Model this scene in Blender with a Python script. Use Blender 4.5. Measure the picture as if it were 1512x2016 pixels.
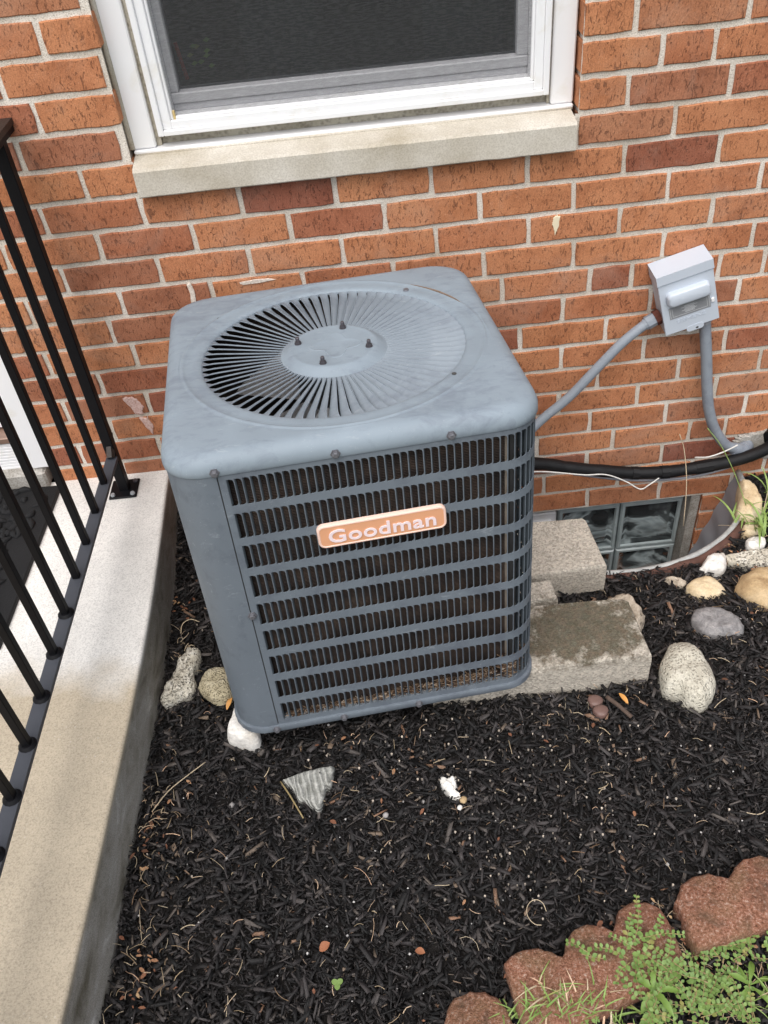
import bpy, math, random
import numpy as np
from mathutils import Matrix, Vector, noise
random.seed(7); RNG = np.random.default_rng(11)
S = bpy.context.scene; C = S.collection; PI = math.pi
for o in list(bpy.data.objects): bpy.data.objects.remove(o)

# ---------------------------------------------------------------- camera, sky, sun, exposure
cd = bpy.data.cameras.new('camera'); cam = bpy.data.objects.new('camera', cd); C.objects.link(cam)
R = Matrix(((0.9941665, -0.0719778, -0.0803253), (-0.1078551, -0.6668075, -0.7373839), (-0.0004862, 0.7417459, -0.6706809)))
rx_, dn, fw = R[0], R[1], R[2]
M4 = Matrix(((rx_[0], -dn[0], -fw[0], -0.06963), (rx_[1], -dn[1], -fw[1], -1.81787), (rx_[2], -dn[2], -fw[2], 1.56581), (0, 0, 0, 1)))
cam.matrix_world = M4
cd.sensor_fit = 'VERTICAL'; cd.sensor_height = 24.0; cd.lens = 24.0 * 1731.85 / 2016
cd.clip_start = 0.02; cd.clip_end = 500
S.camera = cam
w = bpy.data.worlds.new('World'); S.world = w; w.use_nodes = True
wn = w.node_tree.nodes; wl = w.node_tree.links; wn.clear()
sky = wn.new('ShaderNodeTexSky'); sky.sky_type = 'NISHITA'; sky.sun_disc = False
sky.sun_elevation = math.radians(62); sky.sun_rotation = math.radians(200); sky.dust_density = 4.0; sky.air_density = 1.0
hsv = wn.new('ShaderNodeHueSaturation'); hsv.inputs['Saturation'].default_value = 0.35
bg = wn.new('ShaderNodeBackground'); bg.inputs['Strength'].default_value = 0.15
wo = wn.new('ShaderNodeOutputWorld')
wl.new(sky.outputs[0], hsv.inputs['Color']); wl.new(hsv.outputs[0], bg.inputs[0]); wl.new(bg.outputs[0], wo.inputs[0])
sd = bpy.data.lights.new('sun', 'SUN'); sd.energy = 1.2; sd.angle = math.radians(60); sd.color = (1.0, 0.97, 0.93)
so = bpy.data.objects.new('sun', sd); C.objects.link(so)
az = math.radians(200); el = math.radians(62)
so.rotation_euler = Vector((-math.sin(az) * math.cos(el), -math.cos(az) * math.cos(el), -math.sin(el))).to_track_quat('-Z', 'Y').to_euler()
S.view_settings.view_transform = 'Standard'; S.view_settings.look = 'None'
S.view_settings.exposure = 0.45; S.view_settings.gamma = 1.0; S.view_settings.use_curve_mapping = False
S.render.engine = 'CYCLES'

# ---------------------------------------------------------------- material helpers
class NT:
    def __init__(s, name):
        s.m = bpy.data.materials.new(name); s.m.use_nodes = True
        s.n = s.m.node_tree.nodes; s.l = s.m.node_tree.links; s.n.clear()
        s.out = s.n.new('ShaderNodeOutputMaterial'); s.b = s.n.new('ShaderNodeBsdfPrincipled')
        s.l.new(s.b.outputs[0], s.out.inputs[0])
    def new(s, t, **k):
        x = s.n.new('ShaderNode' + t)
        for a, v in k.items(): setattr(x, a, v)
        return x
    def set(s, sock, v):
        if hasattr(v, 'is_output') or isinstance(v, bpy.types.NodeSocket): s.l.new(v, sock)
        else:
            if sock.type == 'RGBA' and len(v) == 3: v = (*v, 1)
            sock.default_value = v
    def pos(s, scale=(1, 1, 1), obj=False, rnd=False, rot=(0, 0, 0)):
        g = s.new('TexCoord').outputs['Object'] if obj else s.new('NewGeometry').outputs['Position']
        mp = s.new('Mapping'); mp.inputs['Scale'].default_value = scale; mp.inputs['Rotation'].default_value = rot; s.l.new(g, mp.inputs['Vector'])
        if rnd:
            oi = s.new('ObjectInfo'); mu = s.new('Math', operation='MULTIPLY'); s.l.new(oi.outputs['Random'], mu.inputs[0]); mu.inputs[1].default_value = 57.0
            s.l.new(mu.outputs[0], mp.inputs['Location'])
        return mp.outputs[0]
    def noise(s, v, scale, detail=4, rough=.55, dist=0):
        x = s.new('TexNoise'); s.l.new(v, x.inputs['Vector']); x.inputs['Scale'].default_value = scale
        x.inputs['Detail'].default_value = detail; x.inputs['Roughness'].default_value = rough; x.inputs['Distortion'].default_value = dist
        return x.outputs['Fac']
    def voro(s, v, scale, feature='F1', rnd=1):
        x = s.new('TexVoronoi', feature=feature); s.l.new(v, x.inputs['Vector']); x.inputs['Scale'].default_value = scale
        x.inputs['Randomness'].default_value = rnd
        return x
    def ramp(s, f, stops, interp='LINEAR'):
        x = s.new('ValToRGB'); x.color_ramp.interpolation = interp; e = x.color_ramp.elements
        while len(e) < len(stops): e.new(.5)
        for i, (p_, c_) in enumerate(stops):
            e[i].position = p_; e[i].color = (*c_, 1) if isinstance(c_, tuple) else (c_, c_, c_, 1)
        s.l.new(f, x.inputs[0]); return x.outputs[0]
    def mix(s, f, a, b, mode='MIX'):
        x = s.new('MixRGB', blend_type=mode); s.set(x.inputs[0], f); s.set(x.inputs[1], a); s.set(x.inputs[2], b); return x.outputs[0]
    def math(s, op, a, b=0.0, clamp=False):
        x = s.new('Math', operation=op); x.use_clamp = clamp; s.set(x.inputs[0], a); s.set(x.inputs[1], b); return x.outputs[0]
    def sep(s, v):
        x = s.new('SeparateXYZ'); s.l.new(v, x.inputs[0]); return x.outputs
    def bump(s, h, strength=.5, dist=.002, prev=None):
        x = s.new('Bump'); s.l.new(h, x.inputs['Height']); x.inputs['Strength'].default_value = strength; x.inputs['Distance'].default_value = dist
        if prev: s.l.new(prev, x.inputs['Normal'])
        return x.outputs[0]
    def fin(s, col=None, rough=None, metal=None, spec=None, nrm=None):
        if col is not None: s.set(s.b.inputs['Base Color'], col)
        if rough is not None: s.set(s.b.inputs['Roughness'], rough)
        if metal is not None: s.set(s.b.inputs['Metallic'], metal)
        if spec is not None: s.set(s.b.inputs['Specular IOR Level'], spec)
        if nrm is not None: s.l.new(nrm, s.b.inputs['Normal'])
        return s.m

def mat_plain(name, col, rough=.5, metal=0., spec=.5, var=.12, scale=30, bump=.0):
    t = NT(name); v = t.pos(); n = t.noise(v, scale, 4)
    c = t.mix(n, tuple(x * (1 - var) for x in col), tuple(min(1, x * (1 + var)) for x in col))
    nr = t.bump(t.noise(v, scale * 12, 3), bump, .001) if bump else None
    return t.fin(c, rough, metal, spec, nr)

def mat_brick():
    t = NT('brick_clay'); v = t.pos(rnd=True); vs = t.pos((1, 1, .38), rnd=True); oi = t.new('ObjectInfo').outputs['Random']
    base = t.ramp(oi, [(0, (.29, .105, .068)), (.05, (.39, .146, .082)), (.15, (.50, .20, .10)), (.45, (.56, .240, .118)), (.75, (.53, .222, .106)), (.88, (.45, .197, .108)), (.96, (.40, .166, .095)), (1, (.29, .105, .07))])
    blot = t.ramp(t.noise(v, 15, 5, .6), [(.3, (.70, .62, .58)), (.55, (1, 1, 1)), (.75, (1.0, 1.08, 1.1))])
    c = t.mix(.8, base, blot, 'MULTIPLY')
    fl = t.ramp(t.noise(vs, 150, 5, .68, 1.2), [(.37, 1.0), (.42, .0)])       # short dark drag marks
    fl2 = t.ramp(t.voro(vs, 120).outputs['Distance'], [(.08, 1.0), (.20, .0)])
    msk = t.ramp(t.noise(v, 40, 3), [(.4, 0.), (.62, 1.)])
    d = t.math('MAXIMUM', fl, t.math('MULTIPLY', fl2, msk))
    c = t.mix(t.math('MULTIPLY', d, .56), c, (.13, .055, .038))
    lt = t.ramp(t.voro(v, 210).outputs['Distance'], [(.05, 1.0), (.14, .0)])
    c = t.mix(t.math('MULTIPLY', lt, t.ramp(t.noise(v, 60), [(.48, 0.), (.58, .8)])), c, (.75, .5, .36))
    fine = t.noise(v, 900, 2, .6)
    c = t.mix(.6, c, t.ramp(t.noise(v, 420, 3, .7), [(.3, .5), (.7, 1.3)]), 'MULTIPLY')
    gr = t.ramp(t.noise(t.pos((1, 1, 1)), 5, 6, .7, .8), [(.5, 0.), (.72, .5)])
    c = t.mix(gr, c, t.mix(.5, c, (.42, .33, .27)))
    h = t.math('SUBTRACT', t.math('MULTIPLY', t.noise(vs, 320, 4), .8), d)
    return t.fin(c, .92, 0, .2, t.bump(h, .75, .0022))

def mat_grain(name, stops, scale=420, bump=.6, rough=.92, blot=((.7, .68, .64), (1.1, 1.1, 1.1)), bscale=6, dist=.0015):
    t = NT(name); v = t.pos()
    g = t.math('ADD', t.math('MULTIPLY', t.noise(v, scale, 3, .7), .6), t.math('MULTIPLY', t.voro(v, scale * .8).outputs['Distance'], .45))
    c = t.ramp(g, stops)
    c = t.mix(1, c, t.ramp(t.noise(v, bscale, 5), [(.3, blot[0]), (.65, blot[1])]), 'MULTIPLY')
    return t.fin(c, rough, 0, .25, t.bump(g, bump, dist))

def mat_porch():
    t = NT('porch_concrete'); v = t.pos(); x, y, z = t.sep(v)
    g = t.noise(v, 520, 3, .7)
    edge = t.math('ADD', y, t.math('MULTIPLY', t.math('SUBTRACT', t.noise(v, 9, 4), .5), .22))
    dry = t.ramp(t.math('ADD', edge, .72), [(0.0, 0.0), (.12, 1.0)])          # bleached, dry part near the house
    c = t.mix(dry, (.48, .41, .31), (.74, .72, .685))
    c = t.mix(.55, c, t.ramp(t.noise(v, 5, 5, .6), [(.35, .78), (.65, 1.1)]), 'MULTIPLY')
    c = t.mix(1, c, t.ramp(t.noise(v, 300, 3, .75), [(.32, .68), (.5, 1.0), (.68, 1.12)]), 'MULTIPLY')
    sp = t.ramp(t.voro(v, 95).outputs['Distance'], [(.0, 1.), (.2, 0.)]); spm = t.ramp(t.noise(v, 7, 3), [(.5, 0.), (.66, .6)])
    c = t.mix(t.math('MULTIPLY', t.math('MULTIPLY', sp, spm), t.math('SUBTRACT', 1.0, dry)), c, (.74, .70, .63))
    pit = t.ramp(t.voro(v, 60).outputs['Distance'], [(.035, 1.), (.06, 0.)])
    c = t.mix(t.math('MULTIPLY', pit, .6), c, (.16, .13, .11))
    # weathered vertical side: grey-brown stain and algae towards the soil
    side = t.ramp(z, [(.134, 1.0), (.148, 0.0)])
    vv = t.pos((1, .5, 1))
    sc = t.ramp(t.noise(vv, 16, 5, .65, .4), [(.3, (.14, .125, .095)), (.45, (.28, .26, .225)), (.6, (.36, .34, .31)), (.72, (.60, .58, .55))])
    sc = t.mix(1, sc, t.ramp(g, [(.3, .6), (.6, 1.25)]), 'MULTIPLY')
    c = t.mix(side, c, sc)
    wv = t.noise(t.pos((.25, 3.2, 1)), 110, 3)
    return t.fin(c, .9, 0, .25, t.bump(t.math('ADD', g, t.math('MULTIPLY', wv, .5)), .5, .0012))

def mat_mossblock():
    t = NT('mossy_block_concrete'); v = t.pos()
    vo = t.voro(v, 230); g = t.noise(v, 260, 3, .7)
    c = t.mix(.62, t.ramp(g, [(.3, (.24, .21, .17)), (.5, (.46, .42, .35)), (.72, (.66, .61, .53))]), t.mix(1, t.ramp(t.sep(vo.outputs['Color'])[0], [(0, .35), (1, 1.25)]), (.60, .54, .46), 'MULTIPLY'))
    c = t.mix(.2, c, (.48, .44, .38))
    x, y, z = t.sep(v)
    dx = t.math('DIVIDE', t.math('SUBTRACT', x, .325), .15); dy = t.math('DIVIDE', t.math('ADD', y, .605), .095)
    r2 = t.math('ADD', t.math('MULTIPLY', dx, dx), t.math('MULTIPLY', dy, dy))
    mo = t.math('SUBTRACT', 1.6, t.math('ADD', r2, t.math('MULTIPLY', t.math('SUBTRACT', .5, t.noise(v, 30, 7, .75)), 5.0)), True)
    mo = t.math('MULTIPLY', mo, t.ramp(z, [(.045, 0.), (.06, 1.)]))
    mc = t.mix(1, t.ramp(t.noise(v, 60, 3), [(.35, (.040, .042, .020)), (.65, (.09, .062, .034))]), t.ramp(g, [(.3, .45), (.7, 1.5)]), 'MULTIPLY')
    c = t.mix(t.math('MULTIPLY', mo, .84), c, mc)
    return t.fin(c, .95, 0, .2, t.bump(t.math('ADD', g, vo.outputs['Distance']), .8, .002))

def mat_paint(name, col, blot=.16, rough=.55, top=True):
    t = NT(name); v = t.pos(obj=False)
    a = t.noise(v, 9, 6, .6, .6); b = t.noise(t.pos((.7, 1.3, .7)), 38, 6, .7, .5)
    c = t.mix(a, tuple(x * (1 - blot) for x in col), tuple(x * (1 + blot) for x in col))
    dk = t.ramp(t.math('ADD', t.math('MULTIPLY', b, .6), t.math('MULTIPLY', t.noise(v, 4, 3), .4)), [(.49, 0.), (.62, .6)])
    c = t.mix(dk, c, tuple(x * f for x, f in zip(col, (.66, .64, .68))))
    lt = t.ramp(t.noise(t.pos((.5, 1.8, 1)), 55, 6, .75, .6), [(.60, 0.), (.68, .22)])
    c = t.mix(lt, c, (.46, .49, .51))
    grain = t.noise(v, 1500, 2)
    sp = t.ramp(t.voro(v, 260).outputs['Distance'], [(.03, 1.), (.14, 0.)]); spm = t.ramp(t.noise(v, 33), [(.52, 0.), (.62, .7)])
    c = t.mix(t.math('MULTIPLY', sp, spm), c, (.6, .62, .62))
    dn_ = t.bump(t.noise(v, 7, 2), .35, .006)
    return t.fin(c, t.ramp(a, [(.3, rough - .1), (.7, rough + .12)]), 0.0, .35, t.bump(grain, .12, .0006, dn_))

M = {}
M['brick'] = mat_brick()
M['mortar'] = mat_grain('mortar', [(.28, (.38, .34, .29)), (.44, (.66, .61, .54)), (.75, (.82, .77, .70))], 420, 1.0, blot=((.72, .68, .62), (1.10, 1.10, 1.10)), bscale=7)
M['cement'] = mat_grain('grey_cement', [(.25, (.22, .2, .18)), (.5, (.36, .34, .31)), (.75, (.46, .44, .41))], 260, .6, bscale=18)
M['smear'] = mat_grain('pale_smear', [(.3, (.55, .48, .42)), (.6, (.78, .70, .62)), (.8, (.85, .8, .74))], 300, .4)
M['cream'] = mat_plain('cream_paint', (.80, .70, .50), .6, var=.06)
M['pink'] = mat_grain('pinkish_smear', [(.3, (.45, .25, .2)), (.5, (.62, .42, .38)), (.8, (.74, .6, .56))], 260, .4)
M['porch'] = mat_porch()
M['block'] = mat_mossblock()
M['limestone'] = mat_grain('limestone', [(.25, (.44, .40, .34)), (.5, (.56, .52, .455)), (.75, (.64, .60, .53))], 360, .35, blot=((.72, .68, .60), (1.06, 1.06, 1.06)), bscale=7, dist=.001)
def mat_vinyl():
    t = NT('white_vinyl'); v = t.pos(); n = t.noise(v, 14, 5, .6, .5)
    c = t.ramp(n, [(.25, (.76, .74, .70)), (.42, (.83, .83, .84)), (1, (.84, .84, .86))])
    return t.fin(c, .35, 0, .45)
M['vinyl'] = mat_vinyl()
M['caulk'] = mat_grain('dirty_shaded_caulk', [(.3, (.30, .27, .22)), (.6, (.52, .48, .40))], 150, .4)  # tone mixes dirt with the shadow of the gap under the frame
M['sash'] = mat_plain('grey_white_sash', (.56, .56, .58), .45)
M['gold'] = mat_plain('yellowed_vinyl', (.6, .45, .2), .5)
M['ac'] = mat_paint('faded_skylit_blue_grey_paint', (.235, .282, .325), .20)  # lid copy of the cabinet paint, lightened to hold reflected sky
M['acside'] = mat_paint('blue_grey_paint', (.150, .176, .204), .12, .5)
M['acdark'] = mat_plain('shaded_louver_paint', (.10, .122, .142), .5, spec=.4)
M['blade'] = mat_paint('guard_blade_paint', (.225, .262, .300), .08, .5)
M['inside'] = mat_plain('inner_galvanized_dark', (.06, .06, .06), .6)
M['alu'] = mat_plain('fan_aluminium', (.30, .29, .29), .4, .2, var=.2)
M['strut'] = mat_plain('sunlit_white_strut', (.85, .85, .85), .4, 0)  # near-white colour stands for sunlit metal inside the unit
M['steel'] = mat_plain('dark_bolt_steel', (.11, .10, .11), .42, .6)
M['screw'] = mat_plain('weathered_screw', (.20, .20, .22), .45, .5, var=.3, scale=200)
M['black'] = mat_plain('black_gloss_paint', (.005, .005, .0065), .5, 0, .16, .2)
M['railflat'] = mat_plain('sky_tinted_black_paint', (.050, .054, .066), .6, 0, .4, .15)  # black paint lightened and blued to stand for reflected sky
M['railtop'] = mat_plain('worn_rail_cap', (.028, .021, .018), .5, 0, .4, .5, 90, .4)
M['rubber'] = mat_plain('black_rubber', (.008, .008, .009), .6, 0, .3, .5, 160, 1.0)
M['pvc'] = mat_paint('grey_pvc_conduit', (.26, .29, .33), .08, .55)
M['box'] = mat_plain('light_grey_enamel', (.53, .58, .65), .4, 0, .5, .03, 12)
M['foil'] = mat_plain('foil_label', (.33, .34, .36), .4, .3)
M['print'] = mat_plain('pale_print', (.72, .73, .74), .5)
M['rust'] = mat_plain('rust', (.10, .035, .025), .9, 0, .2, .5, 80, .5)
M['foam'] = mat_plain('black_foam_sleeve', (.007, .007, .008), .5, 0, .3, .4, 60, .7)
M['galv'] = mat_plain('galvanized', (.36, .38, .40), .5, .35, .4, .18, 12, .1)
M['galvdark'] = mat_plain('weathered_galvanized', (.30, .31, .34), .55, .1, .4, .15, 9)
M['edging'] = mat_plain('red_brown_edging', (.11, .055, .042), .8, 0, .3, .5, 40, .7)
M['wire'] = mat_plain('white_wire', (.72, .70, .66), .5)
M['orange'] = mat_plain('faded_orange_plastic', (.72, .36, .20), .55, 0, .4, .08, 40, .1)
M['peach'] = mat_plain('faded_peach_rim', (.86, .60, .50), .5, 0, .4, .05, 40)
M['letter'] = mat_plain('pale_letter', (.86, .72, .74), .5, 0, .4, .05)
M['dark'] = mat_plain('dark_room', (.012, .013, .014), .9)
M['curtain'] = mat_plain('dark_curtain', (.035, .04, .045), .9)
M['fins'] = None
def mat_fins():
    t = NT('coil_fins'); v = t.pos(obj=True); x, y, z = t.sep(v)
    w_ = t.new('TexWave', wave_type='BANDS', bands_direction='Z'); t.l.new(v, w_.inputs['Vector']); w_.inputs['Scale'].default_value = 95; w_.inputs['Distortion'].default_value = .4
    n = t.noise(v, 14, 5, .6)
    c = t.ramp(n, [(.3, (.020, .017, .016)), (.48, (.045, .033, .028)), (.6, (.075, .052, .040)), (.75, (.12, .09, .07))])
    c = t.mix(.75, c, t.ramp(w_.outputs['Fac'], [(.2, .35), (.7, 1.4)]), 'MULTIPLY')
    return t.fin(c, .7, .1, .3, t.bump(w_.outputs['Fac'], .5, .002))
M['fins'] = mat_fins()
def mat_glass():
    t = NT('window_glass'); t.n.remove(t.b)
    tr = t.new('BsdfTransparent'); tr.inputs[0].default_value = (.8, .84, .84, 1); gl = t.new('BsdfGlossy'); gl.inputs['Roughness'].default_value = .03
    gl.inputs['Color'].default_value = (.9, .92, .95, 1)
    fr = t.new('Fresnel'); fr.inputs[0].default_value = 1.5; mx = t.new('MixShader')
    t.l.new(fr.outputs[0], mx.inputs[0]); t.l.new(tr.outputs[0], mx.inputs[1]); t.l.new(gl.outputs[0], mx.inputs[2]); t.l.new(mx.outputs[0], t.out.inputs[0])
    return t.m
M['glass'] = mat_glass()
def mat_screen():
    t = NT('fibreglass_screen'); v = t.pos(); t.b.inputs['Base Color'].default_value = (.085, .085, .09, 1); t.b.inputs['Roughness'].default_value = .7
    fs = []
    for d in 'XZ':
        w_ = t.new('TexWave', wave_type='BANDS', bands_direction=d); t.l.new(v, w_.inputs['Vector']); w_.inputs['Scale'].default_value = 190 if d == 'X' else 205
        w_.inputs['Distortion'].default_value = 1.2; w_.inputs['Detail'].default_value = 2; w_.inputs['Detail Scale'].default_value = 3
        fs.append(t.ramp(w_.outputs['Fac'], [(.66, 0.), (.95, 1.)]))
    f = t.math('MAXIMUM', fs[0], fs[1])
    st = t.noise(t.pos((1, 1, 6)), 60, 3); f = t.math('MULTIPLY', f, t.ramp(st, [(.3, .55), (.7, .95)]))
    tr = t.new('BsdfTransparent'); mx = t.new('MixShader'); t.l.new(f, mx.inputs[0]); t.l.new(tr.outputs[0], mx.inputs[1]); t.l.new(t.b.outputs[0], mx.inputs[2])
    t.l.new(mx.outputs[0], t.out.inputs[0]); return t.m
M['screen'] = mat_screen()
def mat_gblock():
    t = NT('glass_block_glass'); v = t.pos((1, 1, 1.6)); n = t.noise(v, 9, 2, .5, 1.0)
    c = t.ramp(t.noise(v, 6, 3, .45, 1.6), [(.38, (.02, .023, .024)), (.5, (.07, .082, .085)), (.56, (.36, .42, .43)), (.64, (.20, .24, .25)), (.7, (.05, .06, .06))])  # pale waves in the colour stand for reflected sky
    t.b.inputs['Coat Weight'].default_value = .6; t.b.inputs['Coat Roughness'].default_value = .05
    return t.fin(c, .12, 0, .8, t.bump(n, 1.0, .012))
M['gblock'] = mat_gblock()
M['gedge'] = mat_plain('glass_block_edge', (.36, .42, .43), .25, 0, .7, .3, 25, .3)
def mat_isle(name, stops, rough=.6, spec=.4, streak=True, bump=.6):
    t = NT(name); g = t.new('NewGeometry'); v = t.pos()
    c = t.ramp(g.outputs['Random Per Island'], stops)
    n = t.noise(v, 700, 3, .7)
    c = t.mix(.6, c, t.ramp(n, [(.3, .45), (.7, 1.5)]), 'MULTIPLY')
    return t.fin(c, rough, 0, spec, t.bump(n, bump, .0012))
M['chips'] = mat_isle('mulch_chips', [(0, (.006, .006, .006)), (.3, (.011, .010, .010)), (.55, (.018, .016, .016)), (.75, (.030, .026, .026)), (.9, (.058, .051, .050)), (.97, (.10, .085, .075)), (.99, (.19, .14, .10)), (1, (.24, .13, .08))], .62, .35)
M['soil'] = mat_plain('wet_dark_soil', (.012, .010, .009), .8, 0, .3, .4, 120, .9)
M['straw'] = mat_isle('dry_straw', [(0, (.20, .12, .07)), (.3, (.42, .32, .20)), (.7, (.58, .48, .34)), (1, (.66, .42, .28))], .7, .3, bump=.2)
M['debris'] = mat_isle('leaf_debris', [(0, (.06, .035, .025)), (.4, (.18, .11, .07)), (.75, (.36, .25, .16)), (1, (.62, .52, .42))], .8, .2)
M['cups'] = mat_isle('pale_fungus', [(0, (.14, .12, .10)), (.5, (.28, .24, .20)), (1, (.58, .50, .42))], .7, .3, bump=.1)
M['grit'] = mat_isle('pale_grit', [(0, (.15, .13, .12)), (.5, (.30, .28, .27)), (1, (.66, .64, .62))], .7, .3)
def mat_rock(name, stops, scale=30, bump=.9, pits=0, fine=260, dist=.004, ridge=False):
    t = NT(name); v = t.pos()
    n = t.noise(v, scale, 7, .65, .6)
    c = t.ramp(n, stops)
    c = t.mix(.5, c, t.ramp(t.noise(v, fine, 4, .7), [(.3, .6), (.68, 1.2)]), 'MULTIPLY')
    h = t.math('ADD', n, t.math('MULTIPLY', t.noise(v, fine, 3), .5))
    if pits:
        vo = t.voro(v, pits, 'SMOOTH_F1').outputs['Distance']; pm = t.ramp(vo, [(.12, 0.), (.4, 1.)])
        c = t.mix(.42, c, t.ramp(vo, [(.04, (.55, .50, .42)), (.28, (1.06, 1.05, 1.02))]), 'MULTIPLY'); h = t.math('ADD', h, t.math('MULTIPLY', pm, 1.4))
    if ridge:
        w_ = t.new('TexWave', wave_type='BANDS', bands_direction='DIAGONAL'); t.l.new(t.pos((1, .35, 1), rot=(0, 0, .3)), w_.inputs['Vector']); w_.inputs['Scale'].default_value = ridge; w_.inputs['Distortion'].default_value = 9; w_.inputs['Detail Scale'].default_value = .6
        c = t.mix(.55, c, t.ramp(w_.outputs['Fac'], [(.3, .5), (.8, 1.3)]), 'MULTIPLY'); h = t.math('ADD', h, t.math('MULTIPLY', w_.outputs['Fac'], .8))
    return t.fin(c, .9, 0, .25, t.bump(h, bump, dist))
M['r_pale'] = mat_rock('pale_limestone_rock', [(.3, (.46, .42, .34)), (.5, (.64, .60, .51)), (.7, (.80, .77, .70))], 30, pits=150, dist=.006)
M['r_coral'] = mat_rock('grey_cream_pitted_rock', [(.3, (.30, .26, .17)), (.5, (.48, .42, .29)), (.7, (.58, .53, .40))], 30, pits=240)
M['r_porous'] = mat_rock('porous_rock', [(.3, (.44, .41, .34)), (.5, (.53, .50, .42)), (.7, (.60, .57, .49))], 30, pits=150, bump=.7, dist=.004)
M['r_white'] = mat_rock('white_rock', [(.3, (.58, .53, .46)), (.5, (.78, .75, .70)), (.7, (.84, .82, .78))], 20, fine=120)
M['r_grey'] = mat_rock('grey_granite', [(.3, (.16, .15, .15)), (.5, (.27, .26, .26)), (.7, (.40, .38, .37))], 60, fine=420)
M['r_tan'] = mat_rock('yellow_tan_rock', [(.3, (.52, .38, .22)), (.5, (.70, .56, .36)), (.7, (.78, .68, .50))], 16, fine=200, bump=.5)
M['r_brown'] = mat_rock('golden_brown_rock', [(.3, (.26, .16, .08)), (.5, (.50, .36, .20)), (.7, (.64, .50, .32))], 14, fine=200, bump=.6)
M['r_shard'] = mat_rock('striped_grey_rock', [(.3, (.26, .26, .23)), (.5, (.38, .38, .35)), (.7, (.54, .53, .49))], 60, ridge=46)
M['r_clod'] = mat_rock('buff_concrete_clod', [(.3, (.28, .23, .17)), (.5, (.48, .41, .33)), (.7, (.62, .55, .45))], 40, pits=60)
M['r_pink'] = mat_plain('pinkish_brown_stone', (.16, .095, .08), .45, 0, .4, .2, 40)
def mat_edger():
    t = NT('red_concrete'); v = t.pos(); g = t.noise(v, 330, 4, .75)
    c = t.ramp(t.noise(v, 190, 5, .8), [(.34, (.10, .050, .030)), (.45, (.29, .125, .075)), (.56, (.42, .21, .14)), (.66, (.62, .48, .40))])
    n = t.noise(v, 13, 5, .6, .4)
    c = t.mix(t.ramp(n, [(.45, 0.), (.7, .55)]), c, t.mix(1, (.17, .14, .075), t.ramp(g, [(.3, .6), (.7, 1.8)]), 'MULTIPLY'))
    sp = t.ramp(t.voro(v, 150).outputs['Distance'], [(.05, 1.), (.14, 0.)]); spm = t.ramp(t.noise(v, 30), [(.48, 0.), (.6, .9)])
    c = t.mix(t.math('MULTIPLY', sp, spm), c, (.66, .56, .50))
    dirt = t.ramp(t.noise(v, 24, 6, .7, .5), [(.5, 0.), (.68, .7)]); c = t.mix(dirt, c, (.09, .065, .045))
    return t.fin(c, .95, 0, .2, t.bump(t.math('ADD', g, t.math('MULTIPLY', t.noise(v, 60, 3), 1.2)), .9, .006))
M['edger'] = mat_edger()
def mat_leaf(name, a, b):
    t = NT(name); v = t.pos(); n = t.noise(v, 60, 4); g = t.new('NewGeometry')
    c = t.mix(t.math('MULTIPLY', t.math('ADD', n, g.outputs['Random Per Island']), .5), a, b)
    c = t.mix(t.ramp(g.outputs['Random Per Island'], [(.86, 0.), (.97, .7)]), c, (.30, .24, .08))
    t.b.inputs['Subsurface Weight'].default_value = 0
    return t.fin(c, .5, 0, .4, t.bump(t.noise(v, 300, 3), .3, .001))
M['leaf'] = mat_leaf('fresh_green_leaf', (.09, .17, .028), (.19, .29, .06))
M['leafb'] = mat_leaf('blue_green_leaf', (.085, .16, .035), (.22, .32, .085))
M['grass'] = mat_leaf('grass_green', (.12, .22, .04), (.32, .42, .13))
M['stem'] = mat_leaf('reddish_stem', (.25, .14, .07), (.34, .30, .14))
M['twig'] = mat_plain('twig_bark', (.10, .07, .055), .8, 0, .2, .3, 100, .5)
M['amber'] = mat_plain('amber_leaf', (.62, .30, .08), .5)
M['brownleaf'] = mat_plain('rust_brown_leaf', (.30, .12, .06), .7, 0, .3, .3, 80)

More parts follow.
